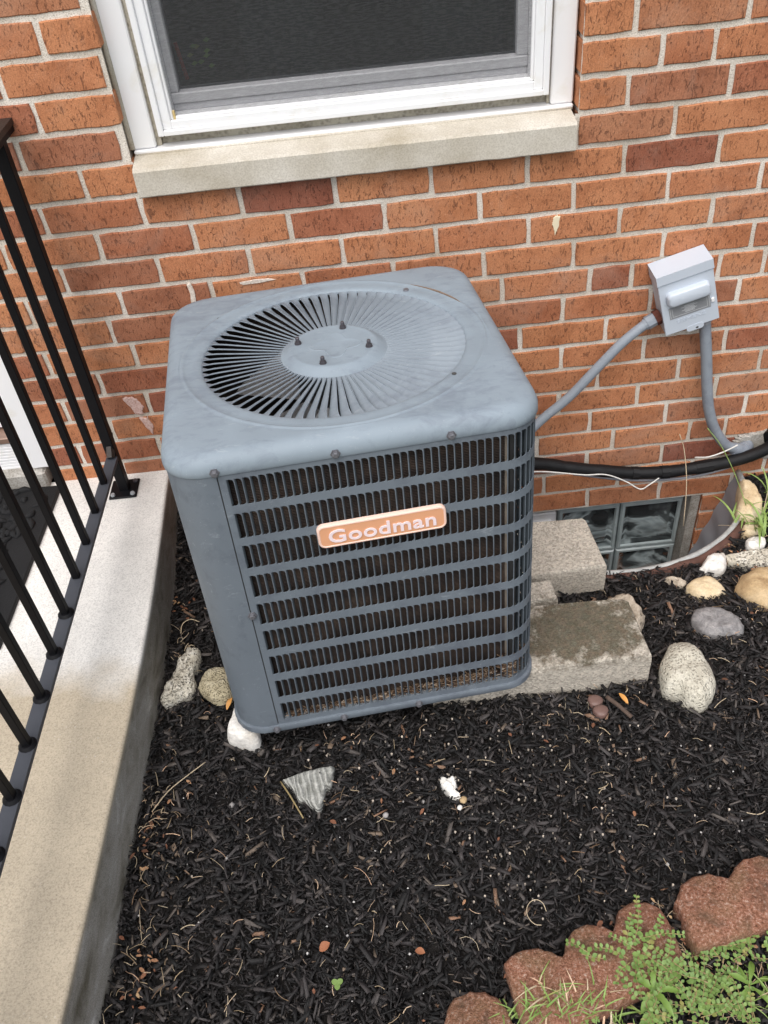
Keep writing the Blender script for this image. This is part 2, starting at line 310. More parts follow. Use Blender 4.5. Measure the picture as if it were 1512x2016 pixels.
# ---------------------------------------------------------------- object helpers
class MB:
    def __init__(s): s.v = []; s.f = []
    def add(s, vs, fs):
        b = len(s.v); s.v += [tuple(x) for x in vs]; s.f += [tuple(i + b for i in f) for f in fs]
    def box(s, a, b, mtx=None):
        (x0, y0, z0), (x1, y1, z1) = a, b
        vs = [(x0, y0, z0), (x1, y0, z0), (x1, y1, z0), (x0, y1, z0), (x0, y0, z1), (x1, y0, z1), (x1, y1, z1), (x0, y1, z1)]
        if mtx: vs = [tuple(mtx @ Vector(q)) for q in vs]
        s.add(vs, [(0, 3, 2, 1), (4, 5, 6, 7), (0, 1, 5, 4), (1, 2, 6, 5), (2, 3, 7, 6), (3, 0, 4, 7)])
    def bbox(s, a, b, e=.002, mtx=None):                # box with chamfered edges
        lo = [min(p) for p in zip(a, b)]; hi = [max(p) for p in zip(a, b)]
        import itertools
        e = min(e, min(h - l for l, h in zip(lo, hi)) * .45); vs = []; idx = {}
        for c in itertools.product((0, 1), repeat=3):
            for ax in range(3):
                q = [(lo[i] + (0 if i == ax else e)) if c[i] == 0 else (hi[i] - (0 if i == ax else e)) for i in range(3)]
                idx[c, ax] = len(vs); vs.append(tuple(q))
        fs = []
        for ax in range(3):
            o = [i for i in range(3) if i != ax]
            for sd_ in (0, 1):
                loop = []
                for (u, v_) in ((0, 0), (1, 0), (1, 1), (0, 1)):
                    c = [0, 0, 0]; c[ax] = sd_; c[o[0]] = u; c[o[1]] = v_; loop.append(idx[tuple(c), ax])
                flip = (sd_ == 0) ^ (ax == 1)
                fs.append(tuple(loop[::-1]) if flip else tuple(loop))
        for ax in range(3):                              # edges parallel to ax
            o = [i for i in range(3) if i != ax]
            for u in (0, 1):
                for v_ in (0, 1):
                    c0 = [0, 0, 0]; c0[o[0]] = u; c0[o[1]] = v_; c1 = list(c0); c1[ax] = 1
                    c0, c1 = tuple(c0), tuple(c1)
                    q = (idx[c0, o[0]], idx[c1, o[0]], idx[c1, o[1]], idx[c0, o[1]])
                    fs.append(q)
        for c in itertools.product((0, 1), repeat=3): fs.append((idx[c, 0], idx[c, 1], idx[c, 2]))
        if mtx: vs = [tuple(mtx @ Vector(q)) for q in vs]
        s.add(vs, fs)
    def loops(s, L, close=True, cap0=False, cap1=False):
        n = len(L[0]); b = len(s.v)
        for l in L: s.v += [tuple(q) for q in l]
        for i in range(len(L) - 1):
            for j in range(n if close else n - 1):
                k = (j + 1) % n; s.f.append((b + i * n + j, b + i * n + k, b + (i + 1) * n + k, b + (i + 1) * n + j))
        if cap0: s.f.append(tuple(b + j for j in range(n))[::-1])
        if cap1: s.f.append(tuple(b + (len(L) - 1) * n + j for j in range(n)))
    def tube(s, pts, r, n=8, cap=True, squash=1.):
        pts = [Vector(q) for q in pts]; rr = r if isinstance(r, (list, tuple)) else [r] * len(pts)
        L = []; up = Vector((0, 0, 1))
        t0 = (pts[1] - pts[0]).normalized(); a = t0.cross(up)
        if a.length < .1: a = t0.cross(Vector((0, 1, 0)))
        a.normalize()
        for i, q in enumerate(pts):
            t = (pts[min(i + 1, len(pts) - 1)] - pts[max(i - 1, 0)]).normalized()
            a = (a - t * a.dot(t)).normalized(); b = t.cross(a)
            L.append([q + (a * math.cos(2 * PI * k / n) + b * math.sin(2 * PI * k / n) * squash) * rr[i] for k in range(n)])
        s.loops(L, True, cap, cap)
    def cyl(s, c, r0, r1, z0, z1, n=16):
        L = [[(c[0] + r * math.cos(2 * PI * k / n), c[1] + r * math.sin(2 * PI * k / n), z) for k in range(n)] for r, z in ((r0, z0), (r1, z1))]
        s.loops(L, True, True, True)
    def obj(s, name, m, parent=None, smooth=False, label=None, kind=None, fix=True, mtx=None):
        me = bpy.data.meshes.new(name); me.from_pydata(s.v, [], s.f); me.validate()
        if fix:
            import bmesh
            bm = bmesh.new(); bm.from_mesh(me); bmesh.ops.recalc_face_normals(bm, faces=bm.faces); bm.to_mesh(me); bm.free()
        for mm in (m if isinstance(m, list) else [m]): me.materials.append(mm)
        if smooth is True: me.polygons.foreach_set('use_smooth', [True] * len(me.polygons))
        elif smooth: me.shade_smooth(); me.set_sharp_from_angle(angle=math.radians(smooth))
        o = bpy.data.objects.new(name, me); C.objects.link(o)
        if parent: o.parent = parent
        if mtx is not None: o.matrix_local = mtx
        if label: o['label'] = label
        if kind: o['kind'] = kind
        return o
def thing(name, label, cat, loc=(0, 0, 0), group=None):
    o = bpy.data.objects.new(name, None); C.objects.link(o); o.location = loc; o.empty_display_size = .05
    tag(o, label, cat, group); return o
def tag(o, label, cat, group=None):
    o['label'] = label; o['category'] = cat
    if group: o['group'] = group
    return o
def inst(o, parent, mtx=None, name=None):
    c = o.copy(); C.objects.link(c); c.parent = parent
    if mtx is not None: c.matrix_local = mtx
    return c
def spline(pts, n=8):
    pts = [Vector(q) for q in pts]; out = []
    P = [pts[0] * 2 - pts[1]] + pts + [pts[-1] * 2 - pts[-2]]
    for i in range(1, len(P) - 2):
        for k in range(n):
            t = k / n; a, b, c, d = P[i - 1:i + 3]
            out.append(.5 * ((2 * b) + (c - a) * t + (2 * a - 5 * b + 4 * c - d) * t * t + (3 * b - a - 3 * c + d) * t ** 3))
    out.append(pts[-1]); return out
def fn(x, y, z=0, s=1.): return noise.noise(Vector((x * s, y * s, z * s)))
Z0 = .87                                  # height added to wall measurements so that the bed lies near z = 0

# ---------------------------------------------------------------- ground
CP = [(-.61, 0, .05), (-.6, -.3, .008), (-.6, -.9, .010), (-.6, -1.3, -.005), (0, -.15, -.01), (0, -.9, .0), (.2, -.75, -.018), (.45, -.75, -.015), (.55, -.45, -.05), (.50, -.385, -.060), (.62, -.375, -.064),
      (.75, -.33, -.078), (.95, -.05, -.082), (.88, -.26, -.078), (.7, -.56, -.03), (.95, -.8, -.03), (.4, -1.0, -.015), (.4, -1.3, -.02), (0, -1.3, -.01), (0, -1.7, -.02), (1.6, -.1, -.06), (1.6, -1.5, -.03), (-.6, -2.5, -.03), (1., -2.5, -.03)]
def gz(x, y):
    sw = sz = 0
    for a, b, c in CP:
        d = ((x - a) ** 2 + (y - b) ** 2) + 1e-4; q = 1 / d ** 1.6; sw += q; sz += q * c
    return sz / sw + .006 * fn(x, y, 3, 9) + .003 * fn(x, y, 5, 30)
WX, WA, WB = .53, .385, .327              # window well: centre x, half width, depth
PE = [(-.618, .0), (-.606, -.33), (-.604, -.6), (-.615, -.87), (-.627, -1.178), (-.640, -1.35), (-.70, -2.6)]
def porch_x(y):
    for (a, b), (c, d) in zip(PE, PE[1:]):
        if d <= y <= b: return a + (c - a) * (b - y) / (b - d)
    return PE[-1][0] if y < PE[-1][1] else PE[0][0]
def in_well(x, y, g=1.0): return y > -WB * g - .0001 and ((x - WX) / (WA * g)) ** 2 + (y / (WB * g)) ** 2 < 1
NX, NY = 150, 120
def gx(i): return -.75 + (i / NX) * 2.9
def gy(j): return .02 - (j / NY) * 2.9
mb = MB(); idx = {}
for j in range(NY + 1):
    for i in range(NX + 1):
        x, y = gx(i), gy(j)
        if in_well(x, y, .985):           # snap to rim so the hole has a clean border
            a = math.atan2(y / WB, (x - WX) / WA); rr = math.hypot(y / WB, (x - WX) / WA)
            if rr > .9 or (a > -.05): x, y = WX + WA * math.cos(a), WB * math.sin(a)
        idx[i, j] = len(mb.v); mb.v.append((x, y, gz(x, y) - .013))
for j in range(NY):
    for i in range(NX):
        cx, cy = gx(i + .5), gy(j + .5)
        if in_well(cx, cy): continue
        mb.f.append((idx[i, j], idx[i, j + 1], idx[i + 1, j + 1], idx[i + 1, j]))
g = mb.obj('ground', M['soil'], smooth=True); g['kind'] = 'structure'
mb = MB()                                  # the lawn and soil outside the frame, out to the horizon
mb.add([(-60, -60, -.06), (60, -60, -.06), (60, -2.8, -.06), (-60, -2.8, -.06), (2.1, -2.8, -.06), (2.1, .3, -.06), (60, .3, -.06)], [(0, 1, 2, 3), (4, 2, 6, 5)])
M['lawn'] = mat_grain('lawn_ground', [(.3, (.03, .05, .015)), (.6, (.06, .10, .03))], 30, .8)
lw = mb.obj('lawn', M['lawn']); lw['kind'] = 'structure'

def near_block(x, y):
    return (.03 < x < .455 and -.70 < y < -.53)
def mulch():
    N = 175000
    x = RNG.uniform(-.64, 1.45, N); y = RNG.uniform(-1.85, .0, N)
    keep = np.ones(N, bool); zz = np.zeros(N)
    for i in range(N):
        xx, yy = x[i], y[i]
        if xx < porch_x(yy) + .003 or in_well(xx, yy, 1.05) or near_block(xx, yy) or yy > -.012: keep[i] = False; continue
        if (xx < .12 and xx > -.40 and -.70 < yy < -.2 and i % 3): keep[i] = False; continue     # under the unit
        if xx > .95 and i % 2: keep[i] = False; continue
        zz[i] = gz(xx, yy)
    x, y, zz = x[keep], y[keep], zz[keep]; N = len(x)
    L = np.clip(RNG.lognormal(math.log(.0092), .62, N), .003, .046); W = L * RNG.uniform(.10, .42, N); W = np.clip(W, .0012, .009); H = W * RNG.uniform(.25, .6, N)
    yaw = RNG.uniform(0, 2 * PI, N); pit = RNG.normal(0, .28, N); rol = RNG.normal(0, .5, N)
    zz = zz + RNG.uniform(-.009, .006, N) + np.abs(pit) * L * .2
    base = np.array([(-1, -1, -1), (1, -1, -1), (1, 1, -1), (-1, 1, -1), (-1, -1, 1), (1, -1, 1), (1, 1, 1), (-1, 1, 1)], float) * .5
    P = np.repeat(base[None], N, 0)
    tp = RNG.uniform(.25, 1.0, (N, 2)); P[:, [1, 2, 5, 6], 1] *= tp[:, :1]; P[:, [0, 3, 4, 7], 1] *= tp[:, 1:]
    P += RNG.uniform(-.16, .16, P.shape)
    P *= np.stack([L, W, H], 1)[:, None, :]
    cr, sr = np.cos(rol)[:, None], np.sin(rol)[:, None]; Y, Zc = P[..., 1] * cr - P[..., 2] * sr, P[..., 1] * sr + P[..., 2] * cr
    cp, sp = np.cos(pit)[:, None], np.sin(pit)[:, None]; X, Z2 = P[..., 0] * cp - Zc * sp, P[..., 0] * sp + Zc * cp
    cy, sy = np.cos(yaw)[:, None], np.sin(yaw)[:, None]
    V = np.stack([X * cy - Y * sy + x[:, None], X * sy + Y * cy + y[:, None], Z2 + zz[:, None]], -1).reshape(-1, 3)
    q = np.array([(4, 5, 6, 7), (0, 1, 5, 4), (1, 2, 6, 5), (2, 3, 7, 6), (3, 0, 4, 7)]); F = (q[None] + (np.arange(N) * 8)[:, None, None]).reshape(-1, 4)
    me = bpy.data.meshes.new('mulch'); me.vertices.add(len(V)); me.vertices.foreach_set('co', V.ravel())
    me.loops.add(F.size); me.loops.foreach_set('vertex_index', F.ravel()); me.polygons.add(len(F)); me.polygons.foreach_set('loop_start', np.arange(len(F)) * 4)
    me.update(calc_edges=True); me.materials.append(M['chips'])
    o = bpy.data.objects.new('bark_mulch', me); C.objects.link(o)
    tag(o, 'black shredded bark mulch covering the planting bed', 'mulch'); o['kind'] = 'stuff'
mulch()

def scatter(name, label, cat, mat, gen, pts):
    mb = MB()
    for x, y in pts:
        if x < porch_x(y) + .006 or in_well(x, y, 1.06) or y > -.02 or near_block(x, y): continue
        gen(mb, x, y, gz(x, y) + .008)
    o = mb.obj(name, mat, fix=False, smooth=True); tag(o, label, cat); o['kind'] = 'stuff'
def bits(n, cl):
    out = [(random.uniform(-.62, 1.2), random.uniform(-1.45, -.3)) for _ in range(n)]
    for cx, cy, s, k in cl: out += [(random.gauss(cx, s), random.gauss(cy, s * 1.3)) for _ in range(k)]
    return out
def g_straw(mb, x, y, z):
    a = random.uniform(0, 2 * PI); L = random.lognormvariate(math.log(.016), .5); k = random.gauss(0, .7); pts = []; n = 4
    for i in range(n + 1): pts.append((x, y, z + .004 * math.sin(PI * i / n) + random.uniform(0, .002))); x += math.cos(a) * L / n; y += math.sin(a) * L / n; a += k / n
    mb.tube(pts, random.uniform(.00035, .0009), 3, False)
scatter('straw_bits', 'pale dry straw and stem bits strewn over the mulch', 'straw', M['straw'], g_straw,
        bits(330, [(-.585, -.9, .04, 50), (-.58, -1.2, .04, 38), (-.57, -.5, .025, 25), (-.55, -1.05, .06, 30), (.3, -.76, .08, 30), (.75, -.5, .1, 60), (.85, -.25, .06, 50), (.38, -1.27, .05, 110), (.45, -1.3, .05, 60), (-.2, -.80, .1, 25)]))
def g_cup(mb, x, y, z):
    r = random.uniform(.0012, .0024); n = 8; c = (x, y)
    L = [[(x + q * math.cos(2 * PI * k / n), y + q * math.sin(2 * PI * k / n), z + h) for k in range(n)] for q, h in ((r * .7, -.002), (r, .0022), (r * .78, .0022), (r * .5, .0008), (.00001, .0006))]
    mb.loops(L)
scatter('fungus_cups', 'clusters of tiny pale fungus cups on the mulch', 'fungus', M['cups'], g_cup,
        bits(70, [(.14, -.98, .09, 32), (.06, -.90, .08, 24), (.25, -.88, .08, 24), (.12, -1.05, .06, 20), (.30, -.95, .10, 28), (-.26, -.84, .02, 8), (-.1, -.9, .08, 30), (.4, -.9, .08, 25), (0, -1.0, .08, 25), (-.43, -.80, .015, 6)]))
def g_grit(mb, x, y, z):
    r = random.lognormvariate(math.log(.0016), .45); vs = [(x + r * a * random.uniform(.7, 1.3), y + r * b * random.uniform(.7, 1.3), z + r * c) for a, b, c in ((1, 0, 0), (0, 1, 0), (-1, 0, 0), (0, -1, 0), (0, 0, 1), (0, 0, -1))]
    mb.add(vs, [(0, 1, 4), (1, 2, 4), (2, 3, 4), (3, 0, 4), (1, 0, 5), (2, 1, 5), (3, 2, 5), (0, 3, 5)])
scatter('grit', 'small pale grit scattered through the mulch', 'grit', M['grit'], g_grit, bits(190, [(.75, -.52, .09, 40), (.45, -.95, .1, 25), (-.25, -1.1, .1, 25)]))
def g_litter(mb, x, y, z):
    a = random.uniform(0, 2 * PI); L = random.uniform(.006, .016); w_ = L * random.uniform(.3, .6); c, s = math.cos(a), math.sin(a); P = []
    for u, v, h in ((-1, 0, 0), (-.3, -1, .3), (.5, -.8, .25), (1, 0, 0), (.4, .9, .4), (-.4, .8, .2)): P.append((x + u * L / 2 * c - v * w_ / 2 * s, y + u * L / 2 * s + v * w_ / 2 * c, z + h * .006 + .001))
    mb.add(P, [(0, 1, 2, 3, 4, 5)])
M['litter'] = mat_isle('fallen_leaf_bits', [(0, (.10, .05, .03)), (.4, (.22, .09, .05)), (.7, (.42, .24, .13)), (1, (.5, .36, .2))], .6, .3)
scatter('leaf_litter', 'small rusty leaf fragments lying on the mulch', 'leaf litter', M['litter'], g_litter, bits(60, [(-.59, -.35, .02, 22), (-.59, -.95, .02, 22), (-.58, -1.2, .03, 22), (.8, -.3, .05, 25), (.36, -1.25, .04, 25)]))

# ---------------------------------------------------------------- porch
mb = MB(); prof = []
for k in range(7):
    a = k / 6 * PI / 2; prof.append((.007 * (math.sin(a) - 1), .007 * (math.cos(a) - 1)))       # rounded nosing
ZP = Z0 - .718
ys = []
for (a, b), (c, d) in zip(PE, PE[1:]):
    n = 8
    ys += [b + (d - b) * k / n for k in range(n)]
ys.append(PE[-1][1]); L = []
def px_s(y): return sum(porch_x(min(0, y + d)) for d in (-.15, -.07, 0, .07, .15)) / 5
for y in ys:
    x = px_s(y); row = [(-2.6, y, ZP), (x - .10, y, ZP), (x - .009, y, ZP)] + [(x + a, y, ZP + b) for a, b in prof] + [(x, y, ZP - .009), (x + .001, y, .08), (x + .002 + .003 * fn(1, y, 0, 7), y, -.10)]
    L.append(row)
mb.loops(L, close=False)
po = mb.obj('porch_slab', M['porch'], smooth=40); po['kind'] = 'structure'

# ---------------------------------------------------------------- house wall with single bricks
JOINTS = {-5: [-0.6037], -4: [-0.7033, 0.5036, 0.7202], -3: [-0.6563, 0.5613, 0.6646], -2: [-0.7127, 0.5025, 0.7077], -1: [-0.6071, 0.6049], 0: [-0.7119, -0.5048, -0.299, -0.0995, 0.1023, 0.3052, 0.5084, 0.7086], 1: [-0.8169, -0.6153, -0.4117, -0.2051, -0.0007, 0.2042, 0.4062, 0.6102, 0.8095], 2: [-0.713, -0.5032, -0.3032, -0.0986, 0.1075, 0.3114, 0.5118, 0.7159], 3: [-0.8125, -0.6055, -0.4005, -0.1946, 0.0086, 0.2125, 0.4144, 0.6169, 0.8204], 4: [-0.6485, 0.2544, 0.4569, 0.5536, 0.7564, 0.8589], 5: [-0.8178, -0.6128, 0.3977, 0.6038, 0.8131], 6: [-0.7136, 0.2987, 0.5058], 7: [-0.8198, -0.6164, 0.4018, 0.6057, 0.8061], 8: [-0.7247, 0.4981, 0.7007, 0.906], 9: [-0.8237, -0.6218, 0.4028, 0.6048, 0.8057], 10: [0.4876, 0.6867, 0.8945], 11: [0.5553, 0.759, 0.8551], 12: [0.4903, 0.6935], 13: [0.3762, 0.5824], 14: [0.5019, 0.7045]}
PITCH, H = .2032, .06773
wall = thing('brick_wall', 'orange red brick house wall with pale mortar joints', 'wall')
XL, XR = -.907, 1.62
WIN = (-.500, .405); SILL = (-.498, .398); BWIN = (.215, .835)
def row_joints(r):
    J = sorted(JOINTS.get(r, []))
    if not J: J = [(-.713 if r % 2 == 0 else -.612)]
    out = [J[0]]
    for b in J[1:]:
        d = b - out[-1]; n = max(1, round(d / PITCH))
        a = out[-1]
        for k in range(1, n): out.append(a + d * k / n)
        out.append(b)
    while out[0] > XL - PITCH: out.insert(0, out[0] - PITCH)
    while out[-1] < XR + PITCH: out.append(out[-1] + PITCH)
    return out
def clips(r):
    zt = -r * H; zb = zt - H; iv = [(XL, XR)]
    def cut(iv, a, b):
        o = []
        for p, q in iv:
            if b <= p or a >= q: o.append((p, q)); continue
            if a > p: o.append((p, a))
            if b < q: o.append((b, q))
        return o
    if r == -1: iv = cut(iv, *SILL)
    if r <= -2: iv = cut(iv, *WIN)
    if 15 <= r <= 20: iv = cut(iv, *BWIN)
    return iv
def brick_mesh(x0, x1, zb, zt, rec):
    mb = MB(); n = 7; e = .0020; pts = []
    def j(s=.0018): return random.uniform(-s, s)
    for k in range(n): pts.append((x0 + (x1 - x0) * k / n + (0 if k else .0012), zb + j(.0012)))
    for k in range(2): pts.append((x1 + j(), zb + (zt - zb) * (k + .06) / 2))
    for k in range(n): pts.append((x1 - (x1 - x0) * k / n - (0 if k else .0012), zt + j(.0012)))
    for k in range(2): pts.append((x0 + j(), zt - (zt - zb) * (k + .06) / 2))
    cx, cz = (x0 + x1) / 2, (zb + zt) / 2; yf = rec + random.uniform(-.0011, .0011)
    def inset(q, d): return (q[0] + (d if q[0] < cx - (x1 - x0) * .45 else (-d if q[0] > cx + (x1 - x0) * .45 else 0)), q[1] + (d if q[1] < cz else -d))
    L = [[(*((lambda a: (a[0], yf))(inset(q, e))), inset(q, e)[1]) for q in pts], [(*((q[0], yf + .0016)), q[1]) for q in pts], [(q[0], .09, q[1]) for q in pts]]
    mb.loops(L, True, True, False); return mb
nb = 0; beyond = MB()
for r in range(-22, 26):
    J = row_joints(r); zt = -r * H - .0052; zb = -(r + 1) * H + .0060
    if r > 21: pass
    for a, b in zip(J, J[1:]):
        for p, q in clips(r):
            x0, x1 = max(a + .0055, p), min(b - .0055, q)
            if x1 - x0 < .018: continue
            m_ = brick_mesh(x0, x1, zb + Z0 + random.uniform(-.001, .001), zt + Z0, 0.0)
            vis = -6 <= r <= 18 and x0 < 1.08 and not (r > 12 and x1 < .15)
            if r > 11 and x1 < -.6: vis = False
            if vis: m_.obj('brick', M['brick'], wall, smooth=False, fix=True); nb += 1
            elif r < -6 or x0 > .95 or r > 18:
                beyond.add(m_.v, m_.f)
beyond.obj('outer_bricks', M['brick'], wall, kind='stuff')
print('bricks', nb)
mb = MB()                                  # mortar bed as a sheet with openings
ym = .0042
def sheet(x0, x1, z0, z1):
    nx = max(1, int((x1 - x0) / .05)); nz = max(1, int((z1 - z0) / .05)); b = len(mb.v)
    for j in range(nz + 1):
        for i in range(nx + 1):
            x = x0 + (x1 - x0) * i / nx; z = z0 + (z1 - z0) * j / nz; mb.v.append((x, ym + .0010 * fn(x, z, 2, 30), z + Z0))
    for j in range(nz):
        for i in range(nx): k = b + j * (nx + 1) + i; mb.f.append((k, k + 1, k + nx + 2, k + nx + 1))
ztop = 22 * H; zbot = -26 * H
sheet(XL, SILL[0], 0, H); sheet(SILL[1], XR, 0, H)
sheet(XL, WIN[0], H, ztop); sheet(WIN[1], XR, H, ztop)
sheet(XL, XR, -15 * H, 0); sheet(XL, BWIN[0], -21 * H, -15 * H); sheet(BWIN[1], XR, -21 * H, -15 * H); sheet(XL, XR, zbot, -21 * H)
mb.obj('mortar', M['mortar'], wall, fix=False)
mb = MB()                                  # reveals of the openings
for (x0, x1, z0, z1) in ((WIN[0], WIN[1], 0, ztop), (BWIN[0], BWIN[1], -21 * H, -15 * H)):
    x0 -= .006; x1 += .006
    mb.add([(x0, ym, z0 + Z0), (x0, .14, z0 + Z0), (x0, .14, z1 + Z0), (x0, ym, z1 + Z0)], [(0, 1, 2, 3)]); mb.add([(x1, ym, z0 + Z0), (x1, .14, z0 + Z0), (x1, .14, z1 + Z0), (x1, ym, z1 + Z0)], [(0, 1, 2, 3)])
mb.add([(BWIN[0], .004, -15 * H + Z0 + .004), (BWIN[1], .004, -15 * H + Z0 + .004), (BWIN[1], .14, -15 * H + Z0 + .004), (BWIN[0], .14, -15 * H + Z0 + .004)], [(0, 1, 2, 3)])
mb.obj('reveal_mortar', M['mortar'], wall, fix=False)
def patch(name, m, pts, y=-.0012, th=.0012):
    mb = MB(); P = [Vector((a, 0, b)) for a, b in pts]; c = sum(P, Vector()) / len(P); out = []
    n = len(P)
    for i in range(n):
        a, b = P[i], P[(i + 1) % n]
        for k in range(6): q = a.lerp(b, k / 6); q = c + (q - c) * (1 + .10 * fn(q.x, q.z, 1, 120) + .16 * fn(q.x, q.z, 4, 420)); out.append(q)
    mb.loops([[(q.x, .004, q.z + Z0) for q in out], [(q.x, y, q.z + Z0) for q in out], [(c.x + (q.x - c.x) * .9, y - th, c.z + (q.z - c.z) * .9 + Z0) for q in out]], True, False, True)
    return mb.obj(name, m, wall, smooth=False)
patch('paint_spot', M['cream'], [(.3705, -.139), (.379, -.143), (.377, -.165), (.369, -.184), (.3665, -.170), (.362, -.160), (.364, -.145)]).__setitem__('label', 'cream leaf shaped paint spot on the wall')
patch('mortar_smear', M['cement'], [(.885, -.815), (.93, -.805), (.99, -.800), (1.10, -.81), (1.14, -.86), (1.1, -.90), (.95, -.898), (.905, -.872), (.893, -.85)], -.004, .004)
for pl in ([(-.676, -.485), (-.655, -.480), (-.640, -.490), (-.630, -.515), (-.637, -.535), (-.655, -.535), (-.662, -.51)], [(-.648, -.548), (-.628, -.546), (-.620, -.575), (-.628, -.60), (-.64, -.575)]): patch('smear_mark', M['pink'], pl)
for pl in ([(-.452, -.207), (-.442, -.205), (-.438, -.225), (-.440, -.25), (-.452, -.252), (-.449, -.23)], 
           [(-.335, -.215), (-.30, -.212), (-.27, -.213), (-.255, -.217), (-.29, -.221), (-.33, -.222)]): patch('lime_mark', M['smear'], pl)

# ---------------------------------------------------------------- window over the unit
win = thing('house_window', 'white vinyl window with insect screen set in the brick wall', 'window', (0, 0, 0))
def zb(a): return a + Z0
ZT = 1.45
mb = MB(); x0, x1 = SILL[0] + .001, SILL[1] - .001                                # stone sill, weathered top, slightly uneven front edge
L = []
for i in range(25):
    x = x0 + (x1 - x0) * i / 24; j = .0012 * fn(x, 0, 0, 20); j2 = .0015 * fn(x, 3, 0, 35)
    L.append([(x, .13, zb(.003)), (x, -.024 + j, zb(.004 + j2)), (x, -.027 + j, zb(.007 + j2)), (x, -.027 + j2, zb(.056 + j)), (x, -.022 + j, zb(.0615)), (x, .05, zb(.071)), (x, .13, zb(.075))])
mb.loops(L, True, True, True)
mb.obj('stone_sill', M['limestone'], win, smooth=35)
mb = MB(); mb.bbox((-.505, .040, zb(.078)), (-.451, .075, zb(ZT)), .003); mb.bbox((.356, .040, zb(.078)), (.402, .075, zb(ZT)), .003); mb.obj('casing', M['vinyl'], win)
mb = MB(); mb.bbox((-.4975, .034, zb(.070)), (.402, .10, zb(.0775)), .002); mb.obj('sill_nose', M['vinyl'], win)
mb = MB(); mb.bbox((-.451, .052, zb(.078)), (-.4405, .1, zb(ZT)), .001); mb.bbox((.350, .052, zb(.078)), (.356, .1, zb(ZT)), .001); mb.bbox((-.44, .064, zb(.0775)), (.35, .0995, zb(.0985)), .001); mb.obj('caulk_line', M['caulk'], win)
mb = MB()
mb.tube([(-.4995, .040, zb(.08)), (-.5005, .039, zb(.4)), (-.5, .040, zb(.8)), (-.5005, .039, zb(ZT))], .0055, 6); mb.tube([(-.495, .036, zb(.0685)), (-.2, .033, zb(.0695)), (.1, .034, zb(.0685)), (.4, .036, zb(.069))], .0035, 6)
mb.obj('caulk_bead', M['limestone'], win, smooth=True)
mb = MB()                                                                          # main frame: stepped profile
for (d0, d1, yf) in ((0, .012, .030), (.012, .030, .036), (.030, .036, .041)):
    mb.bbox((-.440 + d0, yf, zb(.101 + d0 * .9)), (-.440 + d1, .10, zb(ZT)), .0015); mb.bbox((.350 - d1, yf, zb(.101 + d0 * .9)), (.350 - d0, .10, zb(ZT)), .0015)
    mb.bbox((-.440 + d1, yf, zb(.101 + d0 * .9)), (.350 - d1, .10, zb(.101 + d1 * .9)), .0015)
mb.obj('frame', M['vinyl'], win)
mb = MB(); mb.bbox((-.4035, .040, zb(.128)), (-.399, .046, zb(.145)), .0008); mb.obj('corner_clip', M['gold'], win)
mb = MB()
mb.bbox((-.404, .076, zb(.133)), (.314, .11, zb(.147)), .002); mb.bbox((-.404, .070, zb(.1485)), (.314, .115, zb(.168)), .002)
mb.bbox((-.404, .074, zb(.168)), (-.388, .115, zb(ZT)), .002); mb.bbox((.292, .074, zb(.168)), (.314, .115, zb(ZT)), .002)
mb.obj('sash', M['sash'], win)
mb = MB(); mb.add([(-.388, .095, zb(.168)), (.292, .095, zb(.168)), (.292, .095, zb(ZT)), (-.388, .095, zb(ZT))], [(0, 1, 2, 3)]); mb.obj('pane', M['glass'], win, fix=False)
mb = MB(); mb.add([(-.404, .050, zb(.133)), (.314, .050, zb(.133)), (.314, .050, zb(ZT)), (-.404, .050, zb(ZT))], [(0, 1, 2, 3)]); mb.obj('insect_screen', M['screen'], win, fix=False)
mb = MB(); mb.box((-.50, .02, zb(ZT)), (.405, .14, zb(ZT + .06))); mb.obj('head_casing', M['vinyl'], win)
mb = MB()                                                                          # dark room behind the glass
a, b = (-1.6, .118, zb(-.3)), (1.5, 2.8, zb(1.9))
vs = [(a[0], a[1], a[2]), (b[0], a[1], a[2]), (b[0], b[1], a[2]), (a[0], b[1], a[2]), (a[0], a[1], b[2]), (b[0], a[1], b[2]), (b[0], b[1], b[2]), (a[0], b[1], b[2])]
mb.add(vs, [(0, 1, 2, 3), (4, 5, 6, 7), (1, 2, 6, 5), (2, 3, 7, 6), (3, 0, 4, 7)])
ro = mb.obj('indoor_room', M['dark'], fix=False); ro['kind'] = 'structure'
mb = MB()
for (x0, x1) in ((-.26, -.10), (.12, .30)):
    L = [[(x0 + (x1 - x0) * i / 20, .22 + .018 * math.sin(i * 1.3), z) for i in range(21)] for z in (zb(.1), zb(1.5))]
    mb.loops(L, close=False)
cu = mb.obj('curtain', M['curtain'], smooth=True, fix=False); tag(cu, 'dark curtain hanging behind the window screen', 'curtain')
pl = thing('house_plant', 'small green plant with a red stake seen dimly behind the window', 'plant', (-.345, .17, zb(.165)))
mb = MB(); mb.tube([(-.035, 0, 0), (-.045, .005, .07)], .004, 5); mb.obj('stake', mat_plain('red_plastic', (.5, .05, .03), .5), pl)
mb = MB()
for k in range(9):
    a = k * 2.4; c = Vector((.02 * math.cos(a), .01 * math.sin(a), .02 + .006 * k)); mb.add([c + Vector(q) for q in ((-.007, 0, 0), (0, -.003, -.003), (.008, 0, .002), (0, .003, .005))], [(0, 1, 2, 3)])
mb.obj('leaves', M['leafb'], pl, fix=False)

